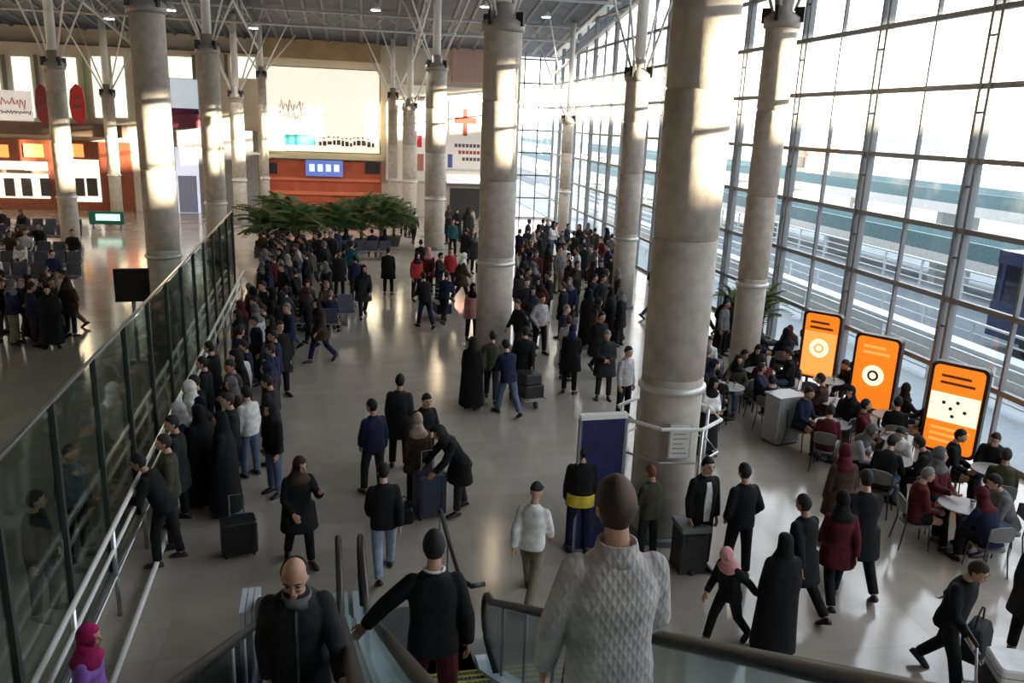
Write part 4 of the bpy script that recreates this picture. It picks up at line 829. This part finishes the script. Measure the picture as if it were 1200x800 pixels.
# ---- palms
leaf_m = mat('palm_green', (0.06, 0.13, 0.035), 0.6, var=0.45, scale=3); leaf2 = mat('palm_olive', (0.14, 0.17, 0.05), 0.6, var=0.35, scale=3); trunk_m = mat('palm_trunk', (0.11, 0.08, 0.05), 0.9, var=0.3, scale=12); pot_m = mat('palm_pot', (0.09, 0.085, 0.08), 0.6, var=0.1)
def frond(L, seed):
    r_ = random.Random(seed); q = MB(); spine = []
    for i in range(9): s = i / 8; spine.append(V((L * (s * 0.92), 0, L * (0.62 * s - 0.95 * s * s))))
    q.tube(spine, [0.022 - 0.018 * i / 8 for i in range(9)], 5)
    for i in range(1, 9):
        for f in (0.0, 0.5):
            s = min(7.99, i - 1 + f); a = spine[int(s)].lerp(spine[int(s) + 1], s % 1); l = L * 0.36 * (1 - abs(s / 8 - 0.45) * 1.1) * r_.uniform(0.8, 1.1)
            for sg in (-1, 1):
                tip = a + V((l * 0.55, sg * l * 0.8, -l * 0.28)); w = V((0.028, 0, 0.008)); md = a.lerp(tip, 0.5) + V((0, 0, 0.03))
                q.add([a - w * 0.5, a + w * 0.5, md + w * 1.2, tip, md - w * 1.2], [(0, 1, 2, 3, 4)])
    return q.mesh('frond')
fr_me = []
for i in range(4): me = frond(1.25 + 0.15 * i, i); me.materials.append(leaf_m if i % 2 else leaf2); fr_me.append(me)
def palm(loc, h, n, label, sc=1.0):
    t = empty('potted_palm', loc, random.uniform(0, 6), label, 'plant', 'potted palms before the red shop'); r_ = random.Random(int(loc[0] * 100) + 77)
    MB().lathe([(0.24, 0), (0.33, 0.45), (0.36, 0.47), (0.36, 0.52), (0.31, 0.5), (0.3, 0.46)], n=20).build('pot', pot_m, t, smooth=True)
    MB().tube([(0, 0, 0.42), (0.03, 0.02, h * 0.5), (0, 0, h)], [0.09, 0.07, 0.05], 9).build('trunk', trunk_m, t, smooth=True)
    for k in range(n):
        o = link('frond', fr_me[k % 4], t, (0, 0, h - 0.05 - (h - 0.9) * (k / n)), (r_.uniform(-0.3, 0.3), r_.uniform(-1.15, 0.0), k * 2.4)); o.scale = (sc,) * 3
    return t
palm_spots = [(312, 302, 1.5, 'bushy palm beside the dark slim column'), (330, 296, 1.9, 'tallest palm left of the red shop front'), (348, 300, 1.6, 'spreading palm before the left half of the red shop'), (368, 294, 1.2, 'low palm under the blue and white sign'), (398, 294, 1.3, 'low olive palm right of the blue and white sign'), (424, 292, 1.8, 'tall palm before the right end of the red shop'), (446, 290, 1.6, 'palm before the billboard right edge columns'), (462, 288, 1.2, 'small palm next to the concrete column right of billboard')]
for px, py, h_, lb in palm_spots: palm(F(px, py), h_ + 0.25, 38, lb, 0.95)
palm(V((11.3, 21.3, 0)), 1.6, 16, 'bushy palm against the glazed facade behind the cafe column', 0.6); palm(V((11.3, 23.2, 0)), 1.2, 14, 'low palm against the glazed facade beyond the cafe', 0.6)

# ================================================================== THE THREE ON THE ESCALATORS
def on_step(u, v):
    k = round((-2.12 - v) / 0.34); v = -2.12 - 0.34 * k; p = ES @ V((u, v, 0)); p.z = hrz(v + 0.17) - 0.93 + 0.048; return p
bald = person(on_step(-0.46, -5.1), 2, 'esc_up', ('jacket', 'charcoal'), 'charcoal', ('bald', 'brown'), 'balding man in a dark jacket riding up the steel escalator', None, 1.74, 0, 0)
J = CACHE[('esc_up', 'J')]
T = J['T']; q = MB(); q.loft([ell(T, z, r_, r_ * 0.95, 20, y=0.0) for z, r_ in ((0.46, 0.115), (0.49, 0.10), (0.515, 0.09), (0.517, 0.08), (0.49, 0.075))]); q.build('collar', cloth('grey'), bald, (0, 0, J['dz']), smooth=True)
q = MB(); q.loft([[T @ V((x, y, z)) for x in (-0.008, 0.008) for y in ((-0.002 + yy), (0.006 + yy))][:2] + [T @ V((0.008, 0.006 + yy, z)), T @ V((0.008, -0.002 + yy, z))] for z, yy in ((-0.12, -0.140), (0.0, -0.138), (0.1, -0.140), (0.2, -0.140), (0.32, -0.145), (0.41, -0.128), (0.45, -0.112))]); q.build('zip', mat('zip_metal', (0.3, 0.3, 0.31), 0.4, 0.6), bald, (0, 0, J['dz']))
down = person(on_step(0.50, -4.5), 178, 'esc_down', ('jacket', 'black'), 'maroon', ('short', 'black'), 'man in a black jacket with a white collar riding down, hand on the rail', None, 1.76, 0, 1)
J = CACHE[('esc_down', 'J')]; T = J['T']; q = MB(); q.tube([T @ V((0.074 * math.cos(a), 0.012 + 0.074 * math.sin(a), 0.535 + 0.006 * math.sin(a))) for a in [2 * math.pi * k / 20 for k in range(21)]], 0.012, 6, cap=False); q.build('white_collar', cloth('white'), down, (0, 0, J['dz']), smooth=True)
COLORS['knit'] = (0.47, 0.44, 0.44)
near = person(on_step(0.97, -6.75), 176, 'esc_near', ('sweater', 'knit'), 'navy', ('short', 'brown'), 'man in a pale grey cable knit sweater at the wide escalator rail', None, 1.86, 0, 1)
def knit_relief():                                     # diamond cable knit as fine relief
    m = cloth('knit'); n = m.node_tree; bp = [q for q in n.nodes if q.type == 'BUMP'][0]; t = [q for q in n.nodes if q.type == 'TEX_COORD'][0]; outs = []
    for sg in (1, -1):
        mp = n.nodes.new('ShaderNodeMapping'); mp.inputs['Rotation'].default_value = (0, sg * rad(32), 0); w = n.nodes.new('ShaderNodeTexWave'); w.inputs['Scale'].default_value = 9.0; w.inputs['Distortion'].default_value = 0.4
        n.links.new(t.outputs['Object'], mp.inputs[0]); n.links.new(mp.outputs[0], w.inputs[0]); outs.append(w.outputs['Fac'])
    mx = n.nodes.new('ShaderNodeMath'); mx.operation = 'MAXIMUM'; n.links.new(outs[0], mx.inputs[0]); n.links.new(outs[1], mx.inputs[1]); n.links.new(mx.outputs[0], bp.inputs['Height']); bp.inputs['Strength'].default_value = 0.3
knit_relief()
J = CACHE[('esc_near', 'J')]; T = J['T']; q = MB()
q.loft([ell(T, z, r_, r_ * 0.95, 20, y=0.012) for z, r_ in ((0.475, 0.105), (0.51, 0.094), (0.56, 0.084), (0.562, 0.074), (0.52, 0.07))]); q.build('collar', cloth('knit'), near, (0, 0, J['dz']), smooth=True)
q = MB(); q.loft([ell(T, z, 0.195, 0.147, 20, y=0.01) for z in (-0.125, -0.118, -0.075, -0.068)]); q.build('hem_band', cloth('knit'), near, (0, 0, J['dz']), smooth=True)
# ================================================================== PEOPLE ON THE OPEN FLOOR (feet given where they stand)
def along(y, off): t = (y - PA.y) / (PB.y - PA.y); return lerp(PA.x, PB.x, t) + off
person(F(620, 702), 150, 'walk', ('shirt', 'white'), 'khaki', ('cap', 'charcoal'), 'man in a white shirt and khaki trousers walking away alone', None, 1.74, 1)
person(F(352, 660), 20, 'phone', ('coat', 'black'), 'black', ('scarf', 'brown'), 'woman in a black coat raising one forearm, walking beside the escalators', None, 1.68, 1)
person(F(450, 674), 185, 'walk_b', ('jacket', 'black'), 'pale denim', ('short', 'black'), 'person in a black jacket and pale jeans walking off the escalator', None, 1.72, 1)
person(F(468, 548), 165, 'stand', ('coat', 'charcoal'), 'black', ('short', 'black'), 'person in a long charcoal coat at the back of the greeting group', None, 1.8, 1)
person(F(438, 578), 200, 'stand_shift', ('jacket', 'navy'), 'charcoal', ('short', 'black'), 'person in a navy padded jacket at the side of the greeting group', None, 1.7, 1)
person(F(497, 566), 25, 'clasped', ('jacket', 'black'), 'black', ('short', 'black'), 'young person in a black jacket standing behind the navy suitcase owner', None, 1.7, 1)
person(F(489, 592), 190, 'stand', ('manteau', 'brown'), 'black', ('scarf', 'beige'), 'woman in brown with a beige headscarf beside the navy suitcase', None, 1.62, 1)
person(F(538, 600), -75, 'reach', ('coat', 'black'), 'charcoal', ('scarf', 'charcoal'), 'woman in a black coat bending with both arms towards the navy suitcase', None, 1.68, 1)
make_suitcase(F(503, 604), 0.3, 'navy', 'large navy suitcase on wheels in the middle of the greeting group', 0.5, 0.3, 0.72)
make_bag(F(473, 612) , 0.2, 'black', 'small black bag on the floor beside the navy suitcase', 0.3, 0.2, 0.24)
make_suitcase(F(281, 648), 0.25, 'black', 'squat black suitcase with raised handle near the escalator foot', 0.5, 0.34, 0.5)
person(F(330, 464), 30, 'stand', ('coat', 'black'), 'black', ('short', 'black'), 'person in black standing alone between barrier crowd and bench group', None, 1.78, 2, eyes=True)
person(F(284, 470), 120, 'stand_shift', ('jacket', 'navy'), 'white', ('short', 'black'), 'person in a navy jacket and white trousers at the edge of the barrier crowd', None, 1.74, 2)
person(F(552, 479), 150, 'stand', ('chador', 'black'), 'black', None, 'woman in a long black chador before the concrete column', None, 1.66, 1)
person(F(594, 486), 200, 'push', ('jacket', 'navy'), 'denim', ('short', 'black'), 'person in navy pushing a loaded trolley past the concrete column', None, 1.74, 1)
person(F(575, 470), 170, 'walk', ('jacket', 'olive'), 'charcoal', ('short', 'black'), 'person in an olive jacket walking next to the loaded trolley', None, 1.72, 1)
person(F(612, 466), 160, 'walk_b', ('coat', 'black'), 'black', ('short', 'black'), 'person in a long black coat walking ahead of the loaded trolley', None, 1.76, 1)
make_trolley(F(603, 478) + V((0.35, 0.35, 0)), rad(15), 'luggage trolley stacked with dark cases near the concrete column', ((0, -0.05, 0.0, 'black', 0.5, 0.66, 0.3, 'lower black case lying on the loaded trolley'), (0, -0.05, 0.301, 'charcoal', 0.44, 0.5, 0.24, 'upper charcoal case lying on the loaded trolley')))
person(F(729, 492), 30, 'stand', ('shirt', 'pale grey'), 'black', ('short', 'black'), 'person in a pale grey shirt behind the thick column guard', None, 1.7, 1)
person(F(676, 646), 170, 'stand', ('jacket', 'black'), 'navy', ('short', 'black'), 'person in a black jacket with a yellow sash beside the navy banner', None, 1.74, 1)
s_ = PEOPLE[-1]
yb = [o for o in bpy.data.objects if o.get('label', '').startswith('person in a black jacket with a yellow sash')][0]
Js = CACHE[('stand', 'J')]; q = MB(); q.loft([ell(Js['T'], z, 0.212, 0.165, 20, y=0.01) for z in (-0.14, -0.13, 0.03, 0.04)]); q.build('yellow_sash', cloth('yellow'), yb, (0, 0, Js['dz']), smooth=True)
person(F(825, 533), 20, 'clasped', ('shirt', 'white'), 'black', ('scarf', 'black'), 'woman in a white top and long black skirt beyond the thick column', None, 1.64, 1, skirt_=True)
vest = person(F(815, 666), 8, 'stand', ('jacket', 'black'), 'black', ('short', 'black'), 'man in an open black jacket over a white shirt beside the thick column', None, 1.78, 1)
q = MB(); q.loft([[Js['T'] @ V((sx * w_, yy + dy, z)) for sx, dy in ((-1, 0), (1, 0), (1, 0.02), (-1, 0.02))] for z, yy, w_ in ((-0.12, -0.146, 0.045), (0.0, -0.145, 0.05), (0.1, -0.147, 0.055), (0.2, -0.147, 0.055), (0.32, -0.151, 0.05), (0.41, -0.134, 0.04), (0.46, -0.112, 0.035))]); q.build('shirt_front', cloth('white'), vest, (0, 0, Js['dz']))
person(F(860, 676), 190, 'pockets', ('jacket', 'black'), 'black', ('short', 'black'), 'man in a black jacket seen from behind with bent elbows on the right floor', None, 1.76, 1)
person(F(930, 720), 200, 'walk', ('coat', 'black'), 'black', ('short', 'black'), 'person in a black coat striding beside the maroon coat woman', None, 1.78, 1)
person(F(903, 766), 175, 'stand', ('chador', 'black'), 'black', None, 'woman in a long black chador near the escalator rail', None, 1.62, 1)
person(F(848, 752), -70, 'drag', ('jacket', 'black'), 'black', ('scarf', 'pink'), 'short person in black with a pink hood leaning towards the chador woman', None, 1.42, 1)
person(F(972, 706), 165, 'walk_b', ('manteau', 'maroon'), 'black', ('scarf', 'black'), 'woman in a maroon coat walking towards the cafe', None, 1.68, 1)
person(F(998, 690), 170, 'walk', ('coat', 'black'), 'black', ('short', 'black'), 'tall man in a long black coat walking beside the maroon coat woman', None, 1.86, 1)
person(F(975, 640), 180, 'stand', ('coat', 'brown'), 'charcoal', ('scarf', 'maroon'), 'woman in a brown coat standing at the cafe edge', None, 1.7, 1)
person(F(1100, 800), 20, 'drag', ('jacket', 'black'), 'black', ('short', 'brown'), 'man in a black jacket striding with a black holdall by the white parcel', None, 1.78, 1)
make_bag(F(1135, 790) + V((0, 0, 0.28)), 0.6, 'charcoal', 'large black holdall hanging at the striding man', 0.5, 0.26, 0.42)
make_trolley(F(1178, 838), rad(70), 'luggage trolley carrying a white parcel below the cafe', ((0, -0.05, 0.0, 'charcoal', 0.5, 0.7, 0.3, 'charcoal case under the white parcel'), (0, -0.05, 0.301, 'white', 0.46, 0.6, 0.2, 'white parcel lying on the trolley below the cafe')))
person(F(1196, 770), 120, 'stand', ('coat', 'charcoal'), 'black', ('short', 'black'), 'person in a charcoal coat standing behind the white parcel trolley', None, 1.7, 1)
# a bench of things against the thick column
bin_ = empty('litter_bin', (4.66, 10.12, 0), 0, 'dark square litter bin standing at the foot of the thick column', 'bin')
MB().b2((-0.2, -0.2, 0), (0.2, 0.2, 0.66)).build('bin_body', mat('bin_dark', (0.03, 0.03, 0.032), 0.5), bin_); MB().b2((-0.22, -0.22, 0.66), (0.22, 0.22, 0.74)).build('lid', steel_d, bin_); MB().b2((-0.14, -0.23, 0.52), (0.14, -0.2, 0.62)).build('slot', black, bin_)
person((4.12, 10.42, 0), 200, 'clasped', ('jacket', 'olive'), 'charcoal', ('short', 'auburn'), 'person with auburn hair leaning close to the thick column', None, 1.5, 1)
# bottom left: behind and at the barrier
def Fh(x, y, h): p = F(x, y, h); p.z = 0; return p
person((-2.52, 7.05, 0), 90, 'stand', ('manteau', 'violet'), 'navy', ('scarf', 'magenta'), 'woman in violet with a bright magenta headscarf at the barrier', None, 1.66, 1)
person(V((-4.0, Fh(90, 512, 1.72).y - 0.3, 0)), 60, 'stand', ('sweater', 'grey'), 'charcoal', ('short', 'black'), 'man in a grey sweater behind the glass partition', None, 1.74, 1)
person(V((-3.95, Fh(52, 560, 1.7).y - 0.4, 0)), 80, 'stand_shift', ('jacket', 'black'), 'charcoal', ('short', 'black'), 'person in a black jacket close behind the glass partition', None, 1.72, 1)
for i, (px, py, f, po, tp, bt, hr_, lb) in enumerate((
    (186, 660, -100, 'lean_rail', ('jacket', 'black'), 'black', ('short', 'black'), 'person in black leaning on the barrier at the end of the crowd'),
    (163, 640, -80, 'stand', ('jacket', 'olive'), 'charcoal', ('short', 'brown'), 'person in an olive jacket pressed against the barrier'),
    (212, 612, -95, 'stand_shift', ('coat', 'charcoal'), 'black', ('short', 'black'), 'person in a charcoal coat second in from the crowd end'),
    (240, 592, -120, 'stand', ('chador', 'black'), 'black', None, 'woman in a black chador on the outer side of the barrier crowd'),
    (188, 590, -85, 'clasped', ('jacket', 'navy'), 'black', ('scarf', 'pale grey'), 'woman in a pale grey headscarf at the barrier'),
    (205, 560, -85, 'stand', ('shirt', 'white'), 'charcoal', ('scarf', 'white'), 'woman in a white scarf and white top inside the barrier crowd'),
    (232, 545, -100, 'stand_shift', ('jacket', 'black'), 'black', ('short', 'black'), 'person in a black jacket beside the chador woman at the barrier'),
    (222, 520, -90, 'stand', ('jacket', 'charcoal'), 'navy', ('short', 'black'), 'person in charcoal and navy in the barrier crowd'),
    (250, 498, -110, 'stand', ('coat', 'black'), 'black', ('short', 'black'), 'tall person in a long black coat behind the white trousers person'))):
    p_ = F(px, py); p_.x = max(p_.x, along(p_.y, 0.28) + 0.36)
    person(p_, f, po, tp, bt, hr_, lb, 'people waiting along the barrier', 1.72 + 0.03 * (i % 3), 1)
# ---- middle distance, one by one
for i, (px, py, f, po, tp, bt, hr_, lb) in enumerate((
    (398, 348, 20, 'stand', ('coat', 'black'), 'black', ('short', 'black'), 'person in a long black coat standing before the blue grey benches'),
    (412, 334, 160, 'walk', ('jacket', 'teal'), 'black', ('short', 'black'), 'person in a dark teal jacket walking to the palms'),
    (426, 372, 10, 'walk_b', ('coat', 'charcoal'), 'charcoal', ('scarf', 'black'), 'woman in charcoal walking from the palms past the bench group'),
    (417, 356, 190, 'stand', ('jacket', 'navy'), 'charcoal', ('short', 'black'), 'person in navy beside the woman walking from the palms'),
    (455, 345, 170, 'stand', ('coat', 'black'), 'black', ('short', 'black'), 'person in black standing alone on the bright floor reflection'),
    (498, 384, 200, 'push', ('jacket', 'black'), 'navy', ('short', 'black'), 'person in black bending over a trolley on the bright floor'),
    (520, 378, 150, 'push', ('jacket', 'navy'), 'black', ('short', 'black'), 'person in navy beside the trolley on the bright floor'),
    (488, 352, 30, 'stand', ('jacket', 'red'), 'black', ('scarf', 'black'), 'woman in a red jacket in the colourful small group'),
    (502, 346, -40, 'stand_shift', ('manteau', 'maroon'), 'black', ('scarf', 'pink'), 'woman in maroon with a pink headscarf in the colourful group'),
    (514, 350, 60, 'clasped', ('jacket', 'black'), 'black', ('short', 'black'), 'person in black within the colourful small group'),
    (527, 344, 10, 'stand', ('jacket', 'red'), 'navy', ('short', 'black'), 'person in a red jacket and navy trousers by the colourful group'),
    (540, 352, 100, 'walk', ('coat', 'brown'), 'black', ('scarf', 'white'), 'woman in a brown coat and white headscarf near the column'),
    (552, 398, 20, 'stand', ('manteau', 'pink'), 'black', ('scarf', 'black'), 'woman in a pink tunic left of the concrete column'),
    (493, 330, 180, 'walk', ('jacket', 'black'), 'denim', ('short', 'black'), 'person in black and denim walking to the far doorway'),
    (530, 300, 10, 'stand', ('jacket', 'teal'), 'black', ('short', 'black'), 'person in teal before the dark doorway'),
    (545, 310, 170, 'walk_b', ('coat', 'black'), 'black', ('short', 'black'), 'person in black walking to the dark doorway'),
    (556, 320, 30, 'stand', ('coat', 'charcoal'), 'black', ('scarf', 'grey'), 'woman in a grey headscarf before the dark doorway'))):
    person(F(px, py), f, po, tp, bt, hr_, lb, 'people in the middle of the hall', 1.7 + 0.04 * (i % 3), 2)
make_trolley(F(512, 378) + V((0.2, 0.6, 0)), rad(10), 'luggage trolley with a dark case on the bright floor', ((0, -0.05, 0.0, 'navy', 0.5, 0.66, 0.32, 'navy case on the trolley on the bright floor'),))
# ================================================================== GROUPS AND CROWDS
tops = [('jacket', 'black')] * 5 + [('coat', 'black')] * 3 + [('jacket', 'charcoal')] * 3 + [('jacket', 'navy')] * 2 + [('coat', 'charcoal')] * 2 + [('jacket', 'brown'), ('jacket', 'grey'), ('manteau', 'brown'), ('manteau', 'maroon'), ('jacket', 'olive'), ('sweater', 'white'), ('jacket', 'maroon'), ('sweater', 'pale grey'), ('manteau', 'navy'), ('chador', 'black'), ('chador', 'black')]
bots = ['black'] * 5 + ['charcoal'] * 3 + ['navy', 'denim', 'denim', 'khaki', 'brown']
TW = {'jacket': 'jacket', 'coat': 'long coat', 'manteau': 'tunic', 'sweater': 'sweater', 'shirt': 'shirt', 'chador': 'chador'}
def outfit(r_, seat=False):
    while True:
        tp = r_.choice(tops)
        if seat and tp[0] in ('coat', 'chador', 'manteau'): continue
        break
    bt = r_.choice(bots); hr_ = r_.choice([('short', 'black')] * 7 + [('short', 'brown')] * 3 + [('short', 'grey')] + [('scarf', 'black'), ('scarf', 'black'), ('scarf', 'grey'), ('scarf', 'maroon'), ('scarf', 'brown'), ('scarf', 'navy')])
    if tp[0] == 'manteau' and hr_[0] == 'short': hr_ = ('scarf', r_.choice(['black', 'grey', 'beige']))
    if tp[0] == 'chador': return tp, bt, None, 'woman in a black chador'
    hw = '' if hr_[0] == 'short' and hr_[1] == 'black' else (', %s hair' % hr_[1] if hr_[0] == 'short' else ', %s headscarf' % hr_[1])
    return tp, bt, hr_, ('%s in %s %s and %s trousers%s' % ('woman' if hr_[0] == 'scarf' else 'person', tp[1], TW[tp[0]], bt, hw)).strip()
SEATS = [(F(q[0], q[1]).x, F(q[0], q[1]).y) for q in palm_spots]
def free(x, y, d):
    if math.hypot(x - 9.8, y - 19.2) < 0.8 or math.hypot(x - 3.62, y - 22.2) < 0.8 or math.hypot(x - 9.1, y - 27.5) < 0.8 or math.hypot(x - 3.5, y - 40.7) < 0.8 or math.hypot(x + 5.2, y - 22.8) < 0.8 or math.hypot(x + 6.1, y - 36.5) < 0.8 or math.hypot(x + 12.7, y - 37.7) < 0.8: return False
    return all(math.hypot(x - a, y - b) > d for a, b in PEOPLE + SEATS)
def crowd(n, pick, place, group, seed, face=None, d=0.62, poses=('stand', 'stand', 'stand_shift', 'pockets', 'clasped', 'walk', 'walk_b'), lod=2):
    r_ = random.Random(seed); made = 0
    for _ in range(n * 30):
        if made >= n: break
        x, y = pick(r_)
        if not free(x, y, d): continue
        tp, bt, hr_, w = outfit(r_); f = r_.uniform(0, 360) if face is None else face + r_.uniform(-45, 45)
        person((x, y, 0), f, r_.choice(poses), tp, bt, hr_, w + ', ' + place, group, r_.uniform(1.62, 1.82), lod); made += 1
def tri(poly):
    def pk(r_):
        k = r_.randrange(len(poly) - 2) + 1; a, b, c = poly[0], poly[k], poly[k + 1]; u, v = r_.random(), r_.random()
        if u + v > 1: u, v = 1 - u, 1 - v
        return a[0] + u * (b[0] - a[0]) + v * (c[0] - a[0]), a[1] + u * (b[1] - a[1]) + v * (c[1] - a[1])
    return pk
# benches before the palms and beyond the partition, with people on them
rb = random.Random(5)
def bench_with(loc, rz, label, place, group, fill=0.7, n=5):
    make_bench(loc, rz, label, n); R = M.Rotation(rz, 3, 'Z')
    for k in range(n):
        for dy in (0.1, -0.55): q_ = V(loc) + R @ V(((k - (n - 1) / 2) * 0.58, dy, 0)); SEATS.append((q_.x, q_.y))
        if rb.random() < fill:
            p = V(loc) + R @ V(((k - (n - 1) / 2) * 0.58, 0.0, 0)); tp, bt, hr_, w = outfit(rb, True)
            person(p, math.degrees(rz) + rb.uniform(-8, 8), rb.choice(('sit', 'sit', 'sit_turn', 'sit_lean')), tp, bt, hr_, w + ', ' + place, group, rb.uniform(1.62, 1.8), 2)
for i, (px, py) in enumerate(((340, 312), (382, 308), (421, 303))):
    bench_with(F(px, py), rad(0 if i % 2 else 180), ['blue grey bench row nearest the bench group before the palms', 'blue grey bench row before the low palms', 'blue grey bench row before the tall right palm'][i], 'seated before the palms', 'people on the benches before the palms')
bench_with(F(352, 392), rad(175), 'bench row in the open floor with people sitting on it', 'seated on the open floor', 'people on the open floor bench', 0.95, 4)
bench_with(F(372, 380), rad(5), 'bench row back to back behind the open floor bench', 'seated on the back bench', 'people on the open floor bench', 0.8, 4)
LBL = ['first', 'second', 'third', 'fourth', 'fifth', 'sixth']
for i in range(6):
    for j, x in enumerate((-11.2, -14.4)):
        y = 30.5 + i * 2.5
        bench_with(V((x - 0.75 * i - (1.4 if i == 3 else 0), y, 0)), 0.0, '%s bench row from the standing group beyond the partition, %s side' % (LBL[i], 'shop' if j else 'column'), 'seated beyond the partition', 'people in the bench rows beyond the partition', 0.62)
# ---- cafe by the facade
rc = random.Random(9)
TABS = [(9.15, 10.2), (9.15, 12.0), (9.1, 13.8), (9.15, 15.6), (9.3, 17.3), (10.75, 9.9), (10.7, 11.4), (10.6, 14.15), (10.6, 16.5), (8.2, 17.9), (11.1, 19.4), (8.0, 16.2), (11.7, 10.5), (11.75, 14.15), (11.75, 16.55), (9.95, 12.95), (9.9, 15.0)]
tw = ['first', 'second', 'third', 'fourth', 'fifth']
for i, (x, y) in enumerate(TABS):
    sb = tw[i] + ' table along the open floor edge' if i < 5 else ['table well before the white band light box', 'table just before the white band light box', 'table between white band and badge light boxes', 'table between badge and amber light boxes', 'table on the floor near the cafe column', 'table behind the cafe column', 'table out on the floor beside the cafe', 'table against the glass before the white band box', 'table against the glass behind the white band box', 'table against the glass behind the badge box', 'inner table next to the white band box', 'inner table next to the badge box'][i - 5]
    lb = 'the ' + sb
    make_table(x, y, 'round cafe ' + sb)
    cup = empty('paper_cup', (x + 0.1, y - 0.08, 0.75), 0, 'white paper cup on ' + lb, 'cup', 'cups on the cafe tables')
    MB().lathe([(0.028, 0), (0.038, 0.1)], n=12).build('cup', cloth('white'), cup, smooth=True); MB().lathe([(0.041, 0.1), (0.041, 0.112), (0.034, 0.118)], n=12).build('lid', black, cup)
    a0 = rc.uniform(0, 360)
    for k in range(4):
        a = a0 + k * 90 + rc.uniform(-12, 12); cx, cy = x + 0.68 * math.cos(rad(a)), y + 0.68 * math.sin(rad(a))
        if cx > 11.95 or any(math.hypot(cx - 11, cy - q) < 0.75 for q in (12.9, 15.42, 17.65)) or math.hypot(cx - 9.8, cy - 19.2) < 0.85 or not free(cx, cy, 0.55): continue
        face = a - 90                                    # look towards the table
        place_chair(cx, cy, face, 'dark metal chair at ' + lb + ', ' + ('facade', 'billboard', 'floor', 'escalator')[int(((a + 45) % 360) // 90)] + ' side')
        if rc.random() < 0.93:
            tp, bt, hr_, w = outfit(rc, True)
            person((cx, cy, 0), face + rc.uniform(-8, 8), rc.choice(('sit', 'sit_lean', 'sit_turn', 'sit_lean')), tp, bt, hr_, w + ', seated in the cafe', 'people seated in the cafe', rc.uniform(1.62, 1.8), 1 if y < 14 else 2)
pl = empty('service_counter', (8.55, 14.75, 0), rad(12), 'pale grey box shaped service counter at the cafe edge', 'counter')
MB().b2((-0.3, -0.22, 0.04), (0.3, 0.22, 1.0)).build('cabinet', mat('counter_grey', (0.4, 0.4, 0.41), 0.5, var=0.08), pl); MB().b2((-0.33, -0.25, 1.0), (0.33, 0.25, 1.05)).build('top', table_m, pl); MB().b2((-0.28, -0.2, 0), (0.28, 0.2, 0.04)).build('plinth', black, pl); MB().b2((-0.26, -0.235, 0.1), (0.26, -0.22, 0.95)).build('door', mat('counter_door', (0.33, 0.33, 0.34), 0.5), pl)
# ---- standing crowds
crowd(30, lambda r_: (lambda y: (along(y, 0.85 + min(1.15, abs(r_.gauss(0, 0.45)))), y))(r_.uniform(12.2, 20.5)), 'waiting at the barrier', 'people waiting along the barrier', 11, -90, 0.5, ('stand', 'stand', 'stand_shift', 'clasped', 'pockets'), 1)
crowd(34, lambda r_: (lambda y: (along(y, 0.85 + min(2.1, abs(r_.gauss(0, 0.9)))), y))(r_.uniform(20.5, 33)), 'far along the barrier', 'people waiting along the barrier', 12, -90, 0.5)
fg = lambda *pts: [(F(*p).x, F(*p).y) for p in pts]
crowd(34, tri(fg((606, 420), (640, 432), (700, 425), (738, 400), (735, 350), (690, 335), (640, 335), (608, 350))), 'in the crowd beyond the column', 'people in the dense crowd by the facade', 13)
crowd(34, tri(fg((606, 350), (735, 350), (735, 312), (690, 300), (640, 292), (606, 300))), 'deep in the far crowd', 'people in the dense crowd by the facade', 14)
crowd(4, tri(fg((640, 470), (715, 470), (715, 430), (650, 430))), 'at the crowd edge', 'people in the dense crowd by the facade', 15, d=0.8)
crowd(12, tri([(9.7, 21), (11.5, 21), (11.5, 29.5), (10.4, 29.5), (9.6, 26)]), 'standing beyond the cafe', 'people beyond the cafe', 16)
crowd(13, tri(fg((8, 404), (40, 410), (92, 404), (86, 385), (10, 385))), 'grouped beyond the glass partition', 'people in the group beyond the partition', 17, d=0.45)
crowd(12, tri(fg((470, 300), (560, 300), (560, 272), (470, 272))), 'near the far columns', 'people at the far end', 18)
crowd(14, tri(fg((310, 330), (395, 330), (395, 305), (310, 305))), 'before the palms', 'people before the palms', 19)
